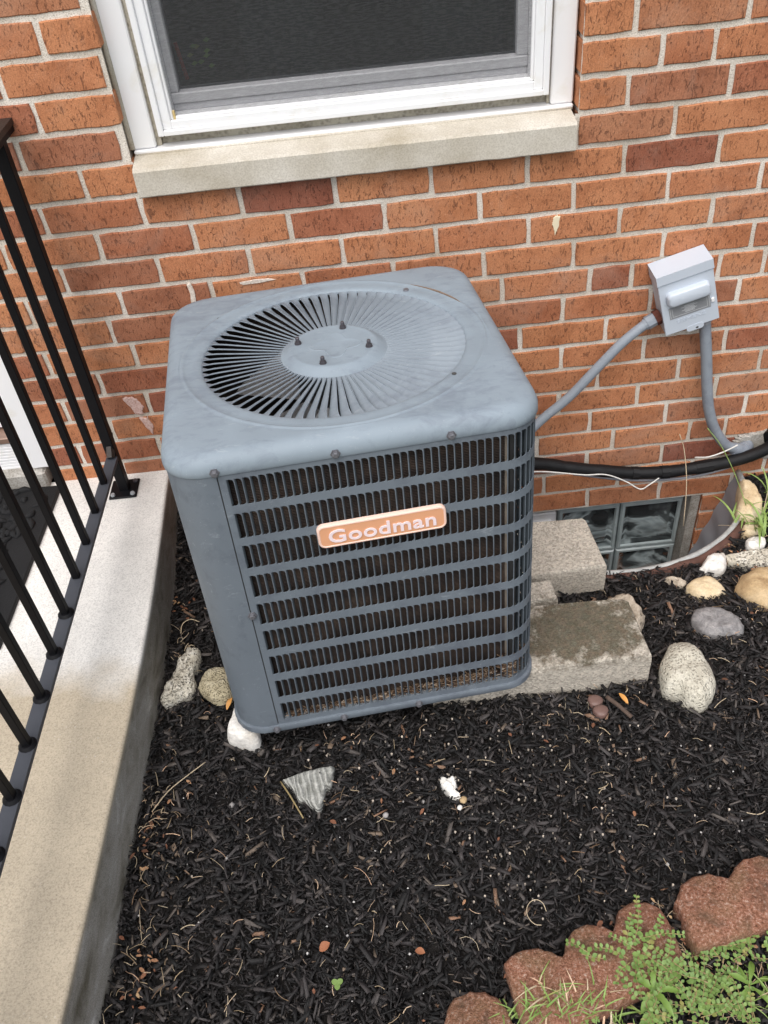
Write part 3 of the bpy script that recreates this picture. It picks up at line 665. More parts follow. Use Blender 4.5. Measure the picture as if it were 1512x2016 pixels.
# ---------------------------------------------------------------- door edge behind the railing
door = thing('front_door', 'white framed front door seen behind the black railing', 'door', (-.95, 0, ZP))
def dbox(name, m, a, b, e=.002):
    mb = MB(); o_ = Vector((-.95, 0, ZP)); mb.bbox(Vector(a) - o_, Vector(b) - o_, e); return mb.obj(name, m, door)
dbox('door_casing', M['vinyl'], (-.955, -.006, zb(-.665)), (-.909, .12, zb(1.4)), .004)
dbox('door_leaf', M['vinyl'], (-1.9, .045, zb(-.562)), (-.955, .09, zb(1.4)))
th = dbox('threshold', mat_plain('bronze_threshold', (.26, .17, .13), .45, .3, var=.25), (-1.9, .004, zb(-.585)), (-.955, .12, zb(-.568)))
for k in range(9): dbox('riser_rib', M['vinyl'], (-1.9, .010, zb(-.590 - k * .009 - .0082)), (-.957, .05, zb(-.590 - k * .009)), .001)
dbox('mortar_strip', M['cement'], (-1.9, -.02, zb(-.722)), (-.925, .03, zb(-.668)), .006)

# ---------------------------------------------------------------- porch railing
rail = thing('porch_railing', 'black metal porch railing with square balusters', 'railing', (-.722, -.062, ZP))
ox = Vector((-.722, -.062, ZP))
def rx(y): return -.7205 - (-y - .06) * .0245
def rbox(name, m, x0, x1, y0, y1, z0, z1, e=.0015):
    mb = MB(); mb.bbox(Vector((x0, y0, z0)) - ox, Vector((x1, y1, z1)) - ox, e); return mb.obj(name, m, rail)
HT = Z0 + .165
rbox('post', M['black'], -.7345, -.7095, -.0745, -.0495, ZP + .004, HT)
bp = rbox('base_plate', M['black'], -.758, -.688, -.100, -.028, ZP + .0005, ZP + .006, .002)
for dx in (-.025, .025):
    for dy in (-.025, .025):
        if dx < 0 and dy > 0: continue
        mb = MB(); mb.cyl((-.001 + dx, -.002 + dy), .0065, .005, .006, .011, 8); mb.obj('bolt', M['steel'] if dy > 0 else M['galv'], bp)
def slant(name, m, y0, y1, hw, z0, z1):
    mb = MB(); L = []
    for y in (y0, y1):
        x = rx(y); L.append([Vector(q) - ox for q in ((x - hw, y, z0), (x + hw, y, z0), (x + hw, y, z1), (x - hw, y, z1))])
    mb.loops(L, True, True, True); return mb.obj(name, m, rail)
ZR = Z0 - .600
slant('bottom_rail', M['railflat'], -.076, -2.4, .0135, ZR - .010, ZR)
slant('top_rail', M['black'], .0, -2.4, .014, HT - .012, HT)
slant('rail_cap', M['railtop'], .012, -2.4, .017, HT + .0005, HT + .012)
mb = MB(); mb.tube([Vector((rx(-.05), -.045, ZR + .05)) - ox, Vector((rx(-.07), -.085, ZR + .004)) - ox], .011, 6); mb.obj('weld_bracket', M['railtop'], rail)
y = -.176; k = 0
while y > -2.3:
    x = rx(y) ; hb = .0074
    rbox('baluster', M['black'], x - hb, x + hb, y - hb, y + hb, ZR + .0006, HT - .0125, .001)
    if k >= 4:
        mb = MB(); mb.cyl((x - ox.x, y - ox.y), .017, .012, ZR - ox.z + .0004, ZR - ox.z + .006, 12); mb.obj('collar', M['black'], rail, smooth=30)
    y -= .1025; k += 1

# ---------------------------------------------------------------- door mat
mat = thing('door_mat', 'black rubber door mat with raised leaf scroll pattern on the porch', 'doormat', (-1.2, -.30, ZP))
mb = MB(); A_ = Vector((-1.2, -.30, ZP)); c4 = [(-.893, -.028), (-.918, -.56), (-1.66, -.53), (-1.635, .0)]
def q4(ins, z): 
    cx = sum(p[0] for p in c4) / 4; cy = sum(p[1] for p in c4) / 4
    return [Vector((p[0] + (cx - p[0]) * ins, p[1] + (cy - p[1]) * ins, z)) - A_ for p in c4]
mb.loops([q4(0, ZP + .001), q4(0, ZP + .008), q4(.008, ZP + .011)], True, True, True); mb.obj('mat_base', M['rubber'], mat)
for k in range(260):
    x = random.uniform(-1.25, -.93); y = random.uniform(-.53, -.05)
    if x > -.945 - (-y) * .045: continue
    mb = MB()
    a = random.uniform(0, 2 * PI); r = random.uniform(.012, .034); pts = []
    for i in range(6): b = a + i * .42; pts.append(Vector((x + r * math.cos(b), y + r * math.sin(b), ZP + .0105)) - A_)
    w_ = [.002, .006, .010, .0095, .005, .001]; mb.tube(pts, w_, 8, True, 1.0); mb.obj('raised_scroll', M['rubber'], mat, smooth=True)

# ---------------------------------------------------------------- air conditioner
AC = thing('air_conditioner', 'blue grey outdoor air conditioner unit with round fan guard and louvered sides', 'air conditioner')
AM = Matrix(((0.9958012, -0.0915391, 0.0007166), (0.0912615, 0.9933337, 0.0704242), (-0.0071584, -0.0700631, 0.9975169)))
AC.matrix_world = Matrix.Translation((-.13037, -.45604, -.80474 + Z0)) @ AM.to_4x4()
W2 = .3075; RC = .066; H1 = .6196; H2 = .6535
def rsq(hw, r, th):                        # radius of a rounded square at angle th
    c, s = abs(math.cos(th)), abs(math.sin(th)); t = hw / max(c, s); x, y = t * c, t * s; k = hw - r
    if x > k and y > k:                    # ray-circle
        bq = c * k + s * k; d = bq * bq - (2 * k * k - r * r); return bq + math.sqrt(max(d, 0))
    return t
NA = 160; TH = [2 * PI * (i + .5) / NA for i in range(NA)]
def rloop(hw, r, z): return [(rsq(hw, r, t) * math.cos(t), rsq(hw, r, t) * math.sin(t), z) for t in TH]
def cloop(r, z): return [(r * math.cos(t), r * math.sin(t), z) for t in TH]
def mixl(a, b, f, z): return [((p[0] * (1 - f) + q[0] * f), (p[1] * (1 - f) + q[1] * f), z) for p, q in zip(a, b)]
mb = MB(); e = .0035; L = [rloop(W2 + e - .0015, RC, H1 - .003), rloop(W2 + e, RC + .001, H1), rloop(W2 + e, RC + .002, H1 + .008)]
for k in range(1, 8):
    a = k / 7 * PI / 2; L.append(rloop(W2 + e - .027 * (1 - math.cos(a)), RC + .004, H1 + .008 + (H2 - H1 - .008) * math.sin(a)))
sqi = rloop(W2 + e - .027, RC + .004, H2)
for f, dz in ((.35, .0004), (.75, .0002), (.97, 0)): L.append(mixl(sqi, cloop(.283, 0), f, H2 + dz))
for r_, z_ in ((.281, 0), (.279, .0012), (.277, .0016), (.274, .0004), (.271, -.0006), (.262, -.0008), (.252, -.0012), (.246, -.0025), (.2425, -.0045), (.2415, -.0065), (.2415, -.010)): L.append(cloop(r_, H2 + z_))
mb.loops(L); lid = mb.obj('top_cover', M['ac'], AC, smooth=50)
for (x, y) in ((-.2084, .1848), (.1887, -.1691)):          # punched holes
    mb = MB(); mb.cyl((x, y), .0042, .0042, H2 - .001, H2 + .0014 - .0012, 12); mb.obj('punched_hole', M['inside'], AC)
mb = MB(); mb.cyl((.170, .190), .006, .005, H2 - .001, H2 + .002, 14); mb.obj('rivet', M['screw'], AC, smooth=40)
mb = MB(); mb.tube([(.277 * math.cos(a), .277 * math.sin(a), H2 + .0018) for a in [math.radians(20 + k * 2.6) for k in range(12)]], [.0003, .0012, .0016, .002, .0018, .0022, .002, .0016, .0014, .001, .0008, .0003], 5); mb.obj('worn_ridge', mat_plain('rusty_scuff', (.20, .14, .10), .8, var=.4, scale=200), lid)
# fan guard: recessed hub dish with a raised plateau
HB = H2 - .012
mb = MB(); mb.loops([cloop(r_, z_) for r_, z_ in ((.0985, HB - .006), (.0985, HB), (.094, HB + .0025), (.088, HB + .0070), (.083, HB + .0105), (.080, HB + .0118), (.077, HB + .0125), (.074, HB + .0118), (.070, HB + .0118), (.02, HB + .0118), (.0005, HB + .0118))])
hub = mb.obj('fan_guard_hub', M['ac'], AC, smooth=50)
mb = MB(); clv = lambda s, z: [((.040 * s * (1 + .26 * math.cos(4 * t + .3))) * math.cos(t) + .004, (.040 * s * (1 + .26 * math.cos(4 * t + .3))) * math.sin(t), z) for t in TH]
mb.loops([clv(1, HB + .0116), clv(.97, HB + .0124), clv(.93, HB + .0124), clv(.90, HB + .0121), clv(.4, HB + .0121), clv(.01, HB + .0121)]); mb.obj('embossed_plateau', M['ac'], hub, smooth=40)
for k in range(4):
    a = math.radians(-22 + 90 * k); x, y = .068 * math.cos(a), .068 * math.sin(a)
    mb = MB(); mb.cyl((x, y), .0068, .0068, HB + .0118, HB + .0126, 14); mb.cyl((x, y), .0058, .0058, HB + .0126, HB + .0170, 6); mb.cyl((x, y), .0037, .0037, HB + .0170, HB + .0235, 10); mb.cyl((x, y), .0037, .0026, HB + .0235, HB + .0255, 10)
    mb.obj('guard_bolt', M['steel'], hub, smooth=30)
# 74 bent blades of the guard
NB = 74
mb = MB(); L = []; r0, r1 = .0965, .2435; n = 13
for i in range(n + 1):
    f = i / n; r = r0 + (r1 - r0) * f
    ei = min(1, (r - r0) / .012); eo = min(1, (r1 - r) / .020); env = (math.sin(ei * PI / 2)) * (math.sin(eo * PI / 2)) ** .8
    al = math.radians(4 + 25 * env); wd = (2 * PI * r / NB) * (.90 - .05 * (1 - env)); zc = HB + (H2 - .0055 - HB) * f
    bow = .004 * (1 - min(1, (r1 - r) / .03)) ** 2
    u = Vector((0, -math.cos(al), -math.sin(al))); nn = Vector((0, -math.sin(al), math.cos(al)))
    top = Vector((r, bow, zc)); t_ = .0009
    lip = .0014 * env
    cs = [top + Vector((0, .0006, lip)), top + Vector((0, -.0003, lip)), top + u * .0012, top + u * wd * .5 + nn * .0010, top + u * wd, top + u * wd - nn * t_, top + u * wd * .5 - nn * (t_ - .0010), top - nn * t_ + Vector((0, .0006, 0))]
    L.append(cs)
mb.loops(L, True, True, True)
b0 = mb.obj('guard_blade', M['blade'], AC, smooth=50)
for k in range(NB):
    mt = Matrix.Rotation(2 * PI * (k + .5) / NB, 4, 'Z')
    if k == 0: b0.matrix_local = mt
    else: inst(b0, AC, mt)
# lid screws
def screw(x, y, z, parent=AC, nm='cover_screw'):
    mb = MB(); L = []
    for yy, r_ in ((.001, .0085), (-.0012, .0085), (-.0012, .0058), (-.0062, .0055), (-.0068, .004)): L.append([(x + r_ * math.cos(2 * PI * k / 6), y + yy, z + r_ * math.sin(2 * PI * k / 6)) for k in range(6)])
    mb.loops(L, True, False, True); return mb.obj(nm, M['screw'], parent)
for x in (-.226, -.0352, .1513): screw(x, -W2 - e, H1 + .0055)
screw(-.2226, -W2 - .001, .309, nm='panel_screw')
# path around the cabinet
SEAM = -W2 + .0827
def path(s, out=0.0):                      # s = 0 at the front seam; runs to +x, round the right corner, up the right side...
    st = W2 - RC; segs = [('l', (SEAM, -W2), (1, 0), st - SEAM), ('a', (st, -st), -90, 0), ('l', (W2, -st), (0, 1), 2 * st), ('a', (st, st), 0, 0), ('l', (st, W2), (-1, 0), 2 * st), ('a', (-st, st), 90, 0), ('l', (-W2, st), (0, -1), 2 * st), ('a', (-st, -st), 180, 0), ('l', (-st, -W2), (1, 0), SEAM + st)]
    for k, o_, d, ln in segs:
        if k == 'a': ln = RC * PI / 2
        if s <= ln or k is segs[-1]:
            if k == 'l':
                nx, ny = d[1], -d[0]; return (o_[0] + d[0] * s + nx * out, o_[1] + d[1] * s + ny * out)
            a = math.radians(d) + s / RC; return (o_[0] + (RC + out) * math.cos(a), o_[1] + (RC + out) * math.sin(a))
        s -= ln
    return (SEAM, -W2 - out)
S_FR = (W2 - RC) - SEAM; ARC = RC * PI / 2; S_R = 2 * (W2 - RC); TOT = S_FR + ARC + S_R + ARC + S_R + ARC + S_R + ARC + (SEAM + W2 - RC)
ZTOP = [.606, .5375, .4690, .4008, .3330, .2650, .1970, .1292, .0630]; HS = [.0525, .052, .0510, .0505, .0505, .0500, .0490, .0478, .0480]; PT = .0127
def strip(mb, s0, s1, z0, z1, step=.006):
    n = max(1, int((s1 - s0) / step)); L = [[(*path(s0 + (s1 - s0) * i / n), z) for i in range(n + 1)] for z in (z0, z1)]; mb.loops(L, close=False)
def grille(s0, s1, name, par, with_gap=True):
    mb = MB(); s = s0 + .0127 if with_gap else s0
    if with_gap: strip(mb, s0 + .0013, s, 0, H1)
    cells = []
    while s + PT < s1 - .008:
        for r in range(9):
            zt = ZTOP[r]; zb_ = zt - HS[r]; Zt = H1 if r == 0 else (zt + ZTOP[r - 1] - HS[r - 1]) / 2; Zb = 0 if r == 8 else (zb_ + ZTOP[r + 1]) / 2
            u0, u1 = s + .0003, s + PT - .0012; c = .0046
            hole = [(u0, zb_), (u1 - c, zb_), (u1 - c * .3, zb_ + c * .3), (u1, zb_ + c), (u1, zt - c * 1.4), (u1 - c * .3, zt - c * .45), (u1 - c * 1.2, zt), (u0, zt)]
            out = [(s, Zb), (s + PT, Zb), (s + PT, Zt), (s, Zt)]
            P = [(*path(a), b) for a, b in out + hole]; Pi = [(*path(a, -.0012), b) for a, b in hole]
            mb.add(P + Pi, [(0, 1, 6, 5, 4), (1, 2, 9, 8, 7, 6), (2, 3, 11, 10, 9), (3, 0, 4, 11)] + [(4 + i, 4 + (i + 1) % 8, 12 + (i + 1) % 8, 12 + i) for i in range(8)])
            cells.append((s, r))
        s += PT
    strip(mb, s, s1, 0, H1)
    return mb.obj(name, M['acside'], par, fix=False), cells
fg, cells = grille(0, S_FR + ARC + S_R, 'front_grille', AC)
def louver_mesh(mb, s, r, loc=False):
    zt = ZTOP[r]; zb_ = zt - HS[r]
    prof = [(.0003, 0.0002), (.0008, -.0012), (.0018, -.003), (.0026, -.0055), (.0030, -.0085)]
    L = []
    for (du, dp) in prof:
        x, y = path(s + du, dp); L.append([(x, y, zb_ + .0003), (x, y, zt - .0003)])
    L2 = []
    for (du, dp) in prof[::-1]:
        x, y = path(s + du - .0008, dp); L2.append([(x, y, zb_ + .0003), (x, y, zt - .0003)])
    mb.loops(L + L2, close=False)
proto = {}
rest = MB(); nl = 0
for s, r in cells:
    if s + PT < S_FR + .004 and nl < 299:
        if r not in proto:
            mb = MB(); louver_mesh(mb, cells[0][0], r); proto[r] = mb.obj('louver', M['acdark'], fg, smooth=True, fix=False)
        else: inst(proto[r], fg, Matrix.Translation((s - cells[0][0], 0, 0)))
        nl += 1
    else: louver_mesh(rest, s, r)
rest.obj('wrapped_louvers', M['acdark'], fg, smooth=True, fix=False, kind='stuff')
bgp, c2 = grille(S_FR + ARC + S_R + ARC, S_FR + ARC + S_R + ARC + S_R + ARC + S_R * .72, 'rear_grille', AC)
mb = MB(); strip(mb, S_FR + ARC + S_R, S_FR + 2 * ARC + S_R, 0, H1); mb.obj('rear_corner_panel', M['acside'], AC, smooth=True, fix=False)
mb = MB(); n = 60; s0 = S_FR + 3 * ARC + 2 * S_R + S_R * .72; s1 = TOT - .0006
L = [[(*path(s0 + (s1 - s0) * i / n, .0006), z) for i in range(n + 1)] for z in (0, H1)] ; mb.loops(L, close=False)
L = [[(*path(s0 + (s1 - s0) * i / n, -.0008), z) for i in range(n + 1)] for z in (0, H1)] ; mb.loops(L, close=False)
mb.obj('corner_panel', M['acside'], AC, smooth=True, fix=False)
# dark inner sheet added behind the seam so that the gap reads as a dark line
mb = MB(); mb.box((SEAM - .004, -W2 + .002, .003), (SEAM + .006, -W2 + .004, H1 - .003)); mb.obj('seam_dark_backing', M['inside'], AC)
# base pan with rolled lip
mb = MB(); mb.loops([rloop(W2 - .02, RC - .01, -.016), rloop(W2 + .002, RC, -.016), rloop(W2 + .0045, RC, -.013), rloop(W2 + .0045, RC, .0005), rloop(W2 + .0035, RC, .002), rloop(W2 + .0005, RC, .002), rloop(W2 - .003, RC, .003), rloop(W2 - .012, RC, .012), rloop(W2 - .03, RC - .01, .004), rloop(.05, .02, .004)], True, True, True)
mb.obj('base_pan', M['acside'], AC, smooth=40)
for x in (-.229, -.0932, .06): screw(x, -W2 - .0045, -.006, nm='base_screw')
# coil, light-blocking plate, fan
def inner(s0, s1, out, z0, z1, m, name, th=.02):
    mb = MB(); n = 80; A = [path(s0 + (s1 - s0) * i / n, out) for i in range(n + 1)]; B_ = [path(s0 + (s1 - s0) * i / n, out - th) for i in range(n + 1)]
    mb.loops([[(*p, z0) for p in A], [(*p, z1) for p in A], [(*p, z1) for p in B_], [(*p, z0) for p in B_]], close=False); return mb.obj(name, m, AC, smooth=40, fix=False)
inner(.0, S_FR + .008, -.022, .012, H1 + .012, M['fins'], 'front_coil')
mb = MB(); mb.box((W2 - RC + .004, -W2 + .022, .012), (W2 - RC + .010, -W2 + .045, H1 - .012)); mb.obj('coil_end_plate', mat_plain('tan_end_plate', (.26, .22, .18), .6), AC)
inner(S_FR + ARC + S_R + .01, TOT - .09, -.022, .012, H1 + .012, M['fins'], 'rear_coil')
inner(S_FR + .03, S_FR + ARC + S_R, -.03, .012, H1 - .012, M['inside'], 'right_light_blocker', .004)  # added dark plate, keeps light from showing through the right louvers
mb = MB(); mb.cyl((0, 0), .075, .075, H1 - .16, H1 - .03, 24); mb.obj('fan_motor', M['inside'], AC, smooth=30)
for k in range(3):
    mb = MB(); a0 = math.radians(212 + 120 * k); L = []
    for i in range(9):
        a = a0 + i / 8 * math.radians(62); L.append([(r_ * math.cos(a), r_ * math.sin(a), H1 - .050 - .045 * (i / 8) + .004 * math.sin(i)) for r_ in (.06, .11, .16, .2, .225)])
    mb.loops(L, close=False); mb.obj('fan_blade', M['alu'], AC, smooth=True, fix=False)
mb = MB(); mb.box((-.24, -.020, H1 - .055), (-.09, .004, H1 - .045), Matrix.Rotation(1.15, 4, 'Z')); mb.obj('motor_strut', M['strut'], AC)
mb = MB(); mb.loops([rloop(.262, .05, .30), rloop(.20, .05, .28), rloop(.01, .005, .28)]); mb.obj('inner_floor', M['inside'], AC)
# dead leaves and fluff caught behind the lowest slots
mb = MB()
for k in range(1700):
    s = random.uniform(.02, S_FR + ARC * .9) if k > 250 else random.uniform(S_FR * .7, S_FR + ARC * .8); hmax = .006 + .038 * max(0, (s / S_FR)) * (.5 + .8 * abs(fn(s, 1, 1, 25)))
    if s > S_FR * .9: hmax *= 1.6
    z = .008 + random.random() * hmax; x, y = path(s, -.008 - .011 * random.random()); a = random.uniform(0, PI); b_ = random.uniform(-.9, .9); l_ = random.uniform(.003, .010); w_ = random.uniform(.0006, .002)
    d = Vector((math.cos(a) * math.cos(b_), .4 * math.sin(a), math.sin(b_))) * l_; q = Vector((0, random.uniform(-.3, .3), 1)) * w_; c = Vector((x, y, z))
    mb.add([c - d - q, c + d - q, c + d + q, c - d + q], [(0, 1, 2, 3)])
mb.obj('trapped_leaf_debris', M['debris'], AC, fix=False, kind='stuff')
# badge
bd = MB(); BWD, BHT = .1105, .0240
def rr(hw, hh, r, n=6):
    o_ = []
    for cx, cz, a0 in ((hw - r, hh - r, 0), (-hw + r, hh - r, 90), (-hw + r, -hh + r, 180), (hw - r, -hh + r, 270)):
        for k in range(n + 1): a = math.radians(a0 + 90 * k / n); o_.append((cx + r * math.cos(a), cz + r * math.sin(a)))
    return o_
BM = Matrix.Translation((.0255, -W2 - .001, .4660)) @ Matrix.Rotation(math.radians(-.6), 4, 'Y')
bd.loops([[(x, y, z) for x, z in rr(BWD - i, BHT - i, .0125 - i)] for y, i in ((0, 0), (-.0065, 0), (-.0085, .0015), (-.0088, .0035), (-.0078, .0045), (-.0078, .0047))], True, True, True)
bo = bd.obj('badge', M['peach'], AC, smooth=40, mtx=BM)
bd = MB(); bd.loops([[(x, -.0079, z) for x, z in rr(BWD - .0047, BHT - .0047, .0078)]], True, True, False); bd.loops([[(x, -.0079, z) for x, z in rr(BWD - .0047, BHT - .0047, .0078)], [(x, -.0076, z) for x, z in rr(BWD - .0047, BHT - .0047, .0078)]], True)
bd.obj('badge_field', M['orange'], bo, fix=False)
def text_mesh(name, txt, size, ext, offs, m, parent, mtx, width=None, space=1.0):
    cu_ = bpy.data.curves.new(name, 'FONT'); cu_.body = txt; cu_.size = size; cu_.extrude = ext; cu_.offset = offs; cu_.align_x = 'CENTER'; cu_.align_y = 'CENTER'; cu_.space_character = space; cu_.resolution_u = 4
    if offs > 0: cu_.bevel_depth = 0
    to = bpy.data.objects.new(name + '_tmp', cu_); C.objects.link(to); dg = bpy.context.evaluated_depsgraph_get(); me = bpy.data.meshes.new_from_object(to.evaluated_get(dg)); bpy.data.objects.remove(to)
    me.materials.clear(); me.materials.append(m)
    xs = [v.co.x for v in me.vertices]; ysv = [v.co.y for v in me.vertices]; cx = (max(xs) + min(xs)) / 2; cyy = (max(ysv) + min(ysv)) / 2; k = (width / (max(xs) - min(xs))) if width else 1
    for v in me.vertices: v.co.x = (v.co.x - cx) * k; v.co.y -= cyy
    o_ = bpy.data.objects.new(name, me); C.objects.link(o_); o_.parent = parent; o_.matrix_local = mtx; return o_
FACE = Matrix.Rotation(PI / 2, 4, 'X')
text_mesh('lettering', 'Goodman', .0375, .0007, .0006, M['letter'], bo, Matrix.Translation((0, -.0088, -.0005)) @ FACE, .184, 1.05)

# ---------------------------------------------------------------- electrical disconnect box and its conduits
BX = thing('disconnect_box', 'light grey electrical disconnect box hanging crooked on the brick wall', 'electrical box')
BX.matrix_world = Matrix.Translation((.670, 0, Z0 - .343)) @ Matrix.Rotation(math.radians(-15.6), 4, 'Y')
bw, bh, bdp = .0625, .0805, .060
mb = MB(); mb.bbox((-bw + .001, -bdp + .005, -bh + .001), (bw - .001, -.0005, bh - .004), .0015); mb.obj('box_body', M['box'], BX)
mb = MB(); mb.bbox((-bw, -bdp, -bh), (bw, -bdp + .004, bh - .026), .0012); cv = mb.obj('front_cover', M['box'], BX)
mb = MB(); L = []
for x in (-bw - .0012, bw + .0012): L.append([(x, -.0005, bh + .004), (x, -bdp - .003, bh - .001), (x, -bdp - .003, bh - .024), (x, -bdp + .0005, bh - .025), (x, -bdp + .003, bh - .03), (x, -.0005, bh - .03)])
mb.loops(L, True, True, True); mb.obj('rain_hood', M['box'], BX)
mb = MB(); L = []
for yo, sc_, dz in ((0, 1, 0), (-.004, .98, 0), (-.011, .93, .001), (-.0155, .84, .0015), (-.017, .70, .002)): L.append([(x * (1 - (1 - sc_) * .4), -bdp - .0001 + yo, z * sc_ + .014 + dz) for x, z in rr(.0495, .0185, .011)])
mb.loops(L, True, False, True); mb.obj('raised_bulge', M['box'], cv, smooth=60)
mb = MB(); mb.box((-.047, -bdp - .0006, -.041), (.047, -bdp - .0001, -.010)); lb = mb.obj('rating_label', M['foil'], cv)
mb = MB(); yl = -bdp - .0009
def bar(x0, x1, z0, z1): mb.box((x0, yl, z0), (x1, yl + .0002, z1))
for a in ((-.045, -.0442, -.039, -.012), (.0442, .045, -.039, -.012), (-.040, -.0394, -.036, -.014), (.0394, .040, -.036, -.014), (-.04, .04, -.0366, -.036)): bar(*a)
for k, (l_, z) in enumerate(((.012, -.0150), (.020, -.0180), (.011, -.0212), (.013, -.0238), (.018, -.0264), (.012, -.0290), (.011, -.0316))): bar(-l_, l_ * .9, z - .0008, z)
mb.obj('label_print', M['print'], lb)
text_mesh('embossed_name', 'SIEMENS', .0125, .0006, 0.0, M['box'], cv, Matrix.Translation((0, -bdp - .0003, -.0515)) @ FACE, .066)
mb = MB(); mb.loops([[(x + .006, y, z - bh - .001) for x, z in rr(.020, .0075, .007)] for y in (-bdp - .001, -bdp + .001)], True, True, True); mb.obj('latch_tab', M['box'], BX)
mb = MB(); L = [[(.010 + .0034 * math.cos(2 * PI * k / 10), y, -bh - .0035 + .0026 * math.sin(2 * PI * k / 10)) for k in range(10)] for y in (-bdp - .0012, -bdp - .0009)]; mb.loops(L, True, True, True); mb.obj('tab_hole', M['inside'], BX)
mb = MB(); mb.bbox((.048, -bdp - .004, -.030), (.056, -bdp, -.018), .002); mb.obj('side_catch', M['vinyl'], cv)
cl = thing('flexible_conduit', 'grey ribbed conduit running from the box down to the air conditioner', 'conduit')
def ribbed(pts, r, name, par, ribs=True):
    P = spline(pts, 26 if ribs else 14); rr_ = [r * (1 + (.035 if (i % 2) else -.01)) for i in range(len(P))] if ribs else [r] * len(P)
    mb = MB(); mb.tube(P, rr_, 12); return mb.obj(name, M['pvc'], par, smooth=True)
ribbed([(.598, -.033, Z0 - .409), (.566, -.040, Z0 - .427), (.530, -.045, Z0 - .456), (.484, -.047, Z0 - .508), (.415, -.050, Z0 - .588), (.349, -.055, Z0 - .644), (.28, -.075, Z0 - .700), (.20, -.13, Z0 - .735)], .0118, 'conduit_tube', cl)
mb = MB(); mb.tube([(.622, -.031, Z0 - .397), (.609, -.032, Z0 - .4035)], .0185, 8); mb.obj('locknut', M['rust'], cl)
mb = MB(); mb.tube([(.611, -.032, Z0 - .4025), (.590, -.0345, Z0 - .413)], .0162, 8); mb.tube([(.591, -.0345, Z0 - .413), (.586, -.035, Z0 - .416)], .0140, 12); mb.obj('connector', M['pvc'], cl)
cr_ = thing('wall_conduit', 'smooth grey conduit curving from the box bottom into the wall', 'conduit')
ribbed([(.727, -.036, Z0 - .412), (.735, -.036, Z0 - .452), (.750, -.038, Z0 - .53), (.764, -.04, Z0 - .61), (.780, -.042, Z0 - .68), (.805, -.043, Z0 - .745), (.842, -.042, Z0 - .800), (.880, -.036, Z0 - .828)], .0138, 'conduit_tube', cr_, False)
mb = MB(); mb.tube([(.722, -.036, Z0 - .402), (.728, -.036, Z0 - .424)], .0168, 10); mb.obj('connector', M['galvdark'], cr_, smooth=30)
mb = MB(); mb.tube([(.870, -.037, Z0 - .823), (.900, -.030, Z0 - .838), (.922, -.010, Z0 - .842), (.925, .01, Z0 - .842)], [.0165, .0175, .0168, .015], 12); mb.tube([(.903, -.028, Z0 - .838), (.914, -.018, Z0 - .841)], .0195, 12); mb.obj('elbow', M['pvc'], cr_, smooth=40)

ls = thing('refrigerant_line', 'black foam sleeved refrigerant pipe running low along the wall', 'pipe')
pts = [(.12, -.18, Z0 - .735), (.25, -.09, Z0 - .755), (.349, -.062, Z0 - .783), (.439, -.06, Z0 - .812), (.577, -.06, Z0 - .846), (.64, -.062, Z0 - .854), (.714, -.062, Z0 - .858), (.849, -.06, Z0 - .849), (.93, -.05, Z0 - .838), (.985, -.025, Z0 - .832), (1.02, .02, Z0 - .828)]
P = spline(pts, 10); mb = MB(); mb.tube(P, [.0165 * (1 + .10 * fn(i * .35, 1, 1)) for i in range(len(P))], 12); mb.obj('foam_sleeve', M['foam'], ls, smooth=True)
for f in (.42, .55, .64): mb = MB(); i = int(f * len(P)); mb.tube(P[i:i + 4], .0182, 10); mb.obj('tape_wrap', M['foam'], ls)
mb = MB(); mb.tube([(.98, -.02, Z0 - .818), (1.0, .01, Z0 - .812)], .026, 12); mb.obj('wall_hole', M['foam'], ls)
lo = thing('bare_copper_line', 'thin dark grey line running below the black pipe', 'pipe')
mb = MB(); mb.tube(spline([(.44, -.055, Z0 - .836), (.6, -.055, Z0 - .880), (.74, -.055, Z0 - .892), (.84, -.05, Z0 - .883), (.93, -.03, Z0 - .868), (.98, .01, Z0 - .860)], 8), .0038, 6); mb.obj('line_tube', M['galvdark'], lo, smooth=True)
wi = thing('white_wire', 'thin white thermostat wire drooping under the black pipe', 'wire')
mb = MB(); mb.tube(spline([(.25, -.14, Z0 - .735), (.345, -.085, Z0 - .790), (.40, -.08, Z0 - .806), (.464, -.08, Z0 - .822), (.52, -.08, Z0 - .829), (.575, -.08, Z0 - .860), (.617, -.08, Z0 - .893), (.640, -.08, Z0 - .881), (.668, -.075, Z0 - .862), (.70, -.05, Z0 - .850)], 6), .0020, 5); mb.obj('wire_strand', M['wire'], wi, smooth=True)
mb = MB(); mb.tube(spline([(.855, -.085, Z0 - .772), (.838, -.085, Z0 - .782), (.815, -.085, Z0 - .793), (.785, -.08, Z0 - .806), (.76, -.06, Z0 - .82)], 6), .0020, 5); mb.obj('wire_tail', M['wire'], wi, smooth=True)

# ---------------------------------------------------------------- basement window and its well
bwn = thing('basement_window', 'basement glass block window down in the window well', 'window')
ZBt = -15 * H
mb = MB(); mb.box((BWIN[0], .075, zb(-21 * H)), (BWIN[1], .13, zb(ZBt))); mb.bbox((.807, .010, zb(-21 * H)), (.8345, .075, zb(ZBt) - .001), .003); mb.obj('mortar_bed', M['cement'], bwn)
def gblk(x0, x1, z0, z1):
    mb = MB(); lo = lambda i, y: [(x0 + i, y, z0 + i), (x1 - i, y, z0 + i), (x1 - i, y, z1 - i), (x0 + i, y, z1 - i)]
    mb.loops([lo(0, .09), lo(0, .058), lo(.004, .052), lo(.011, .052), lo(.014, .058)], True); o_ = mb.obj('glass_block', M['gedge'], bwn)
    mb = MB(); mb.loops([lo(.014, .058), lo(.026, .0665), lo(.034, .060)], True, False, True); mb.obj('block_face', M['gblock'], o_, smooth=True)
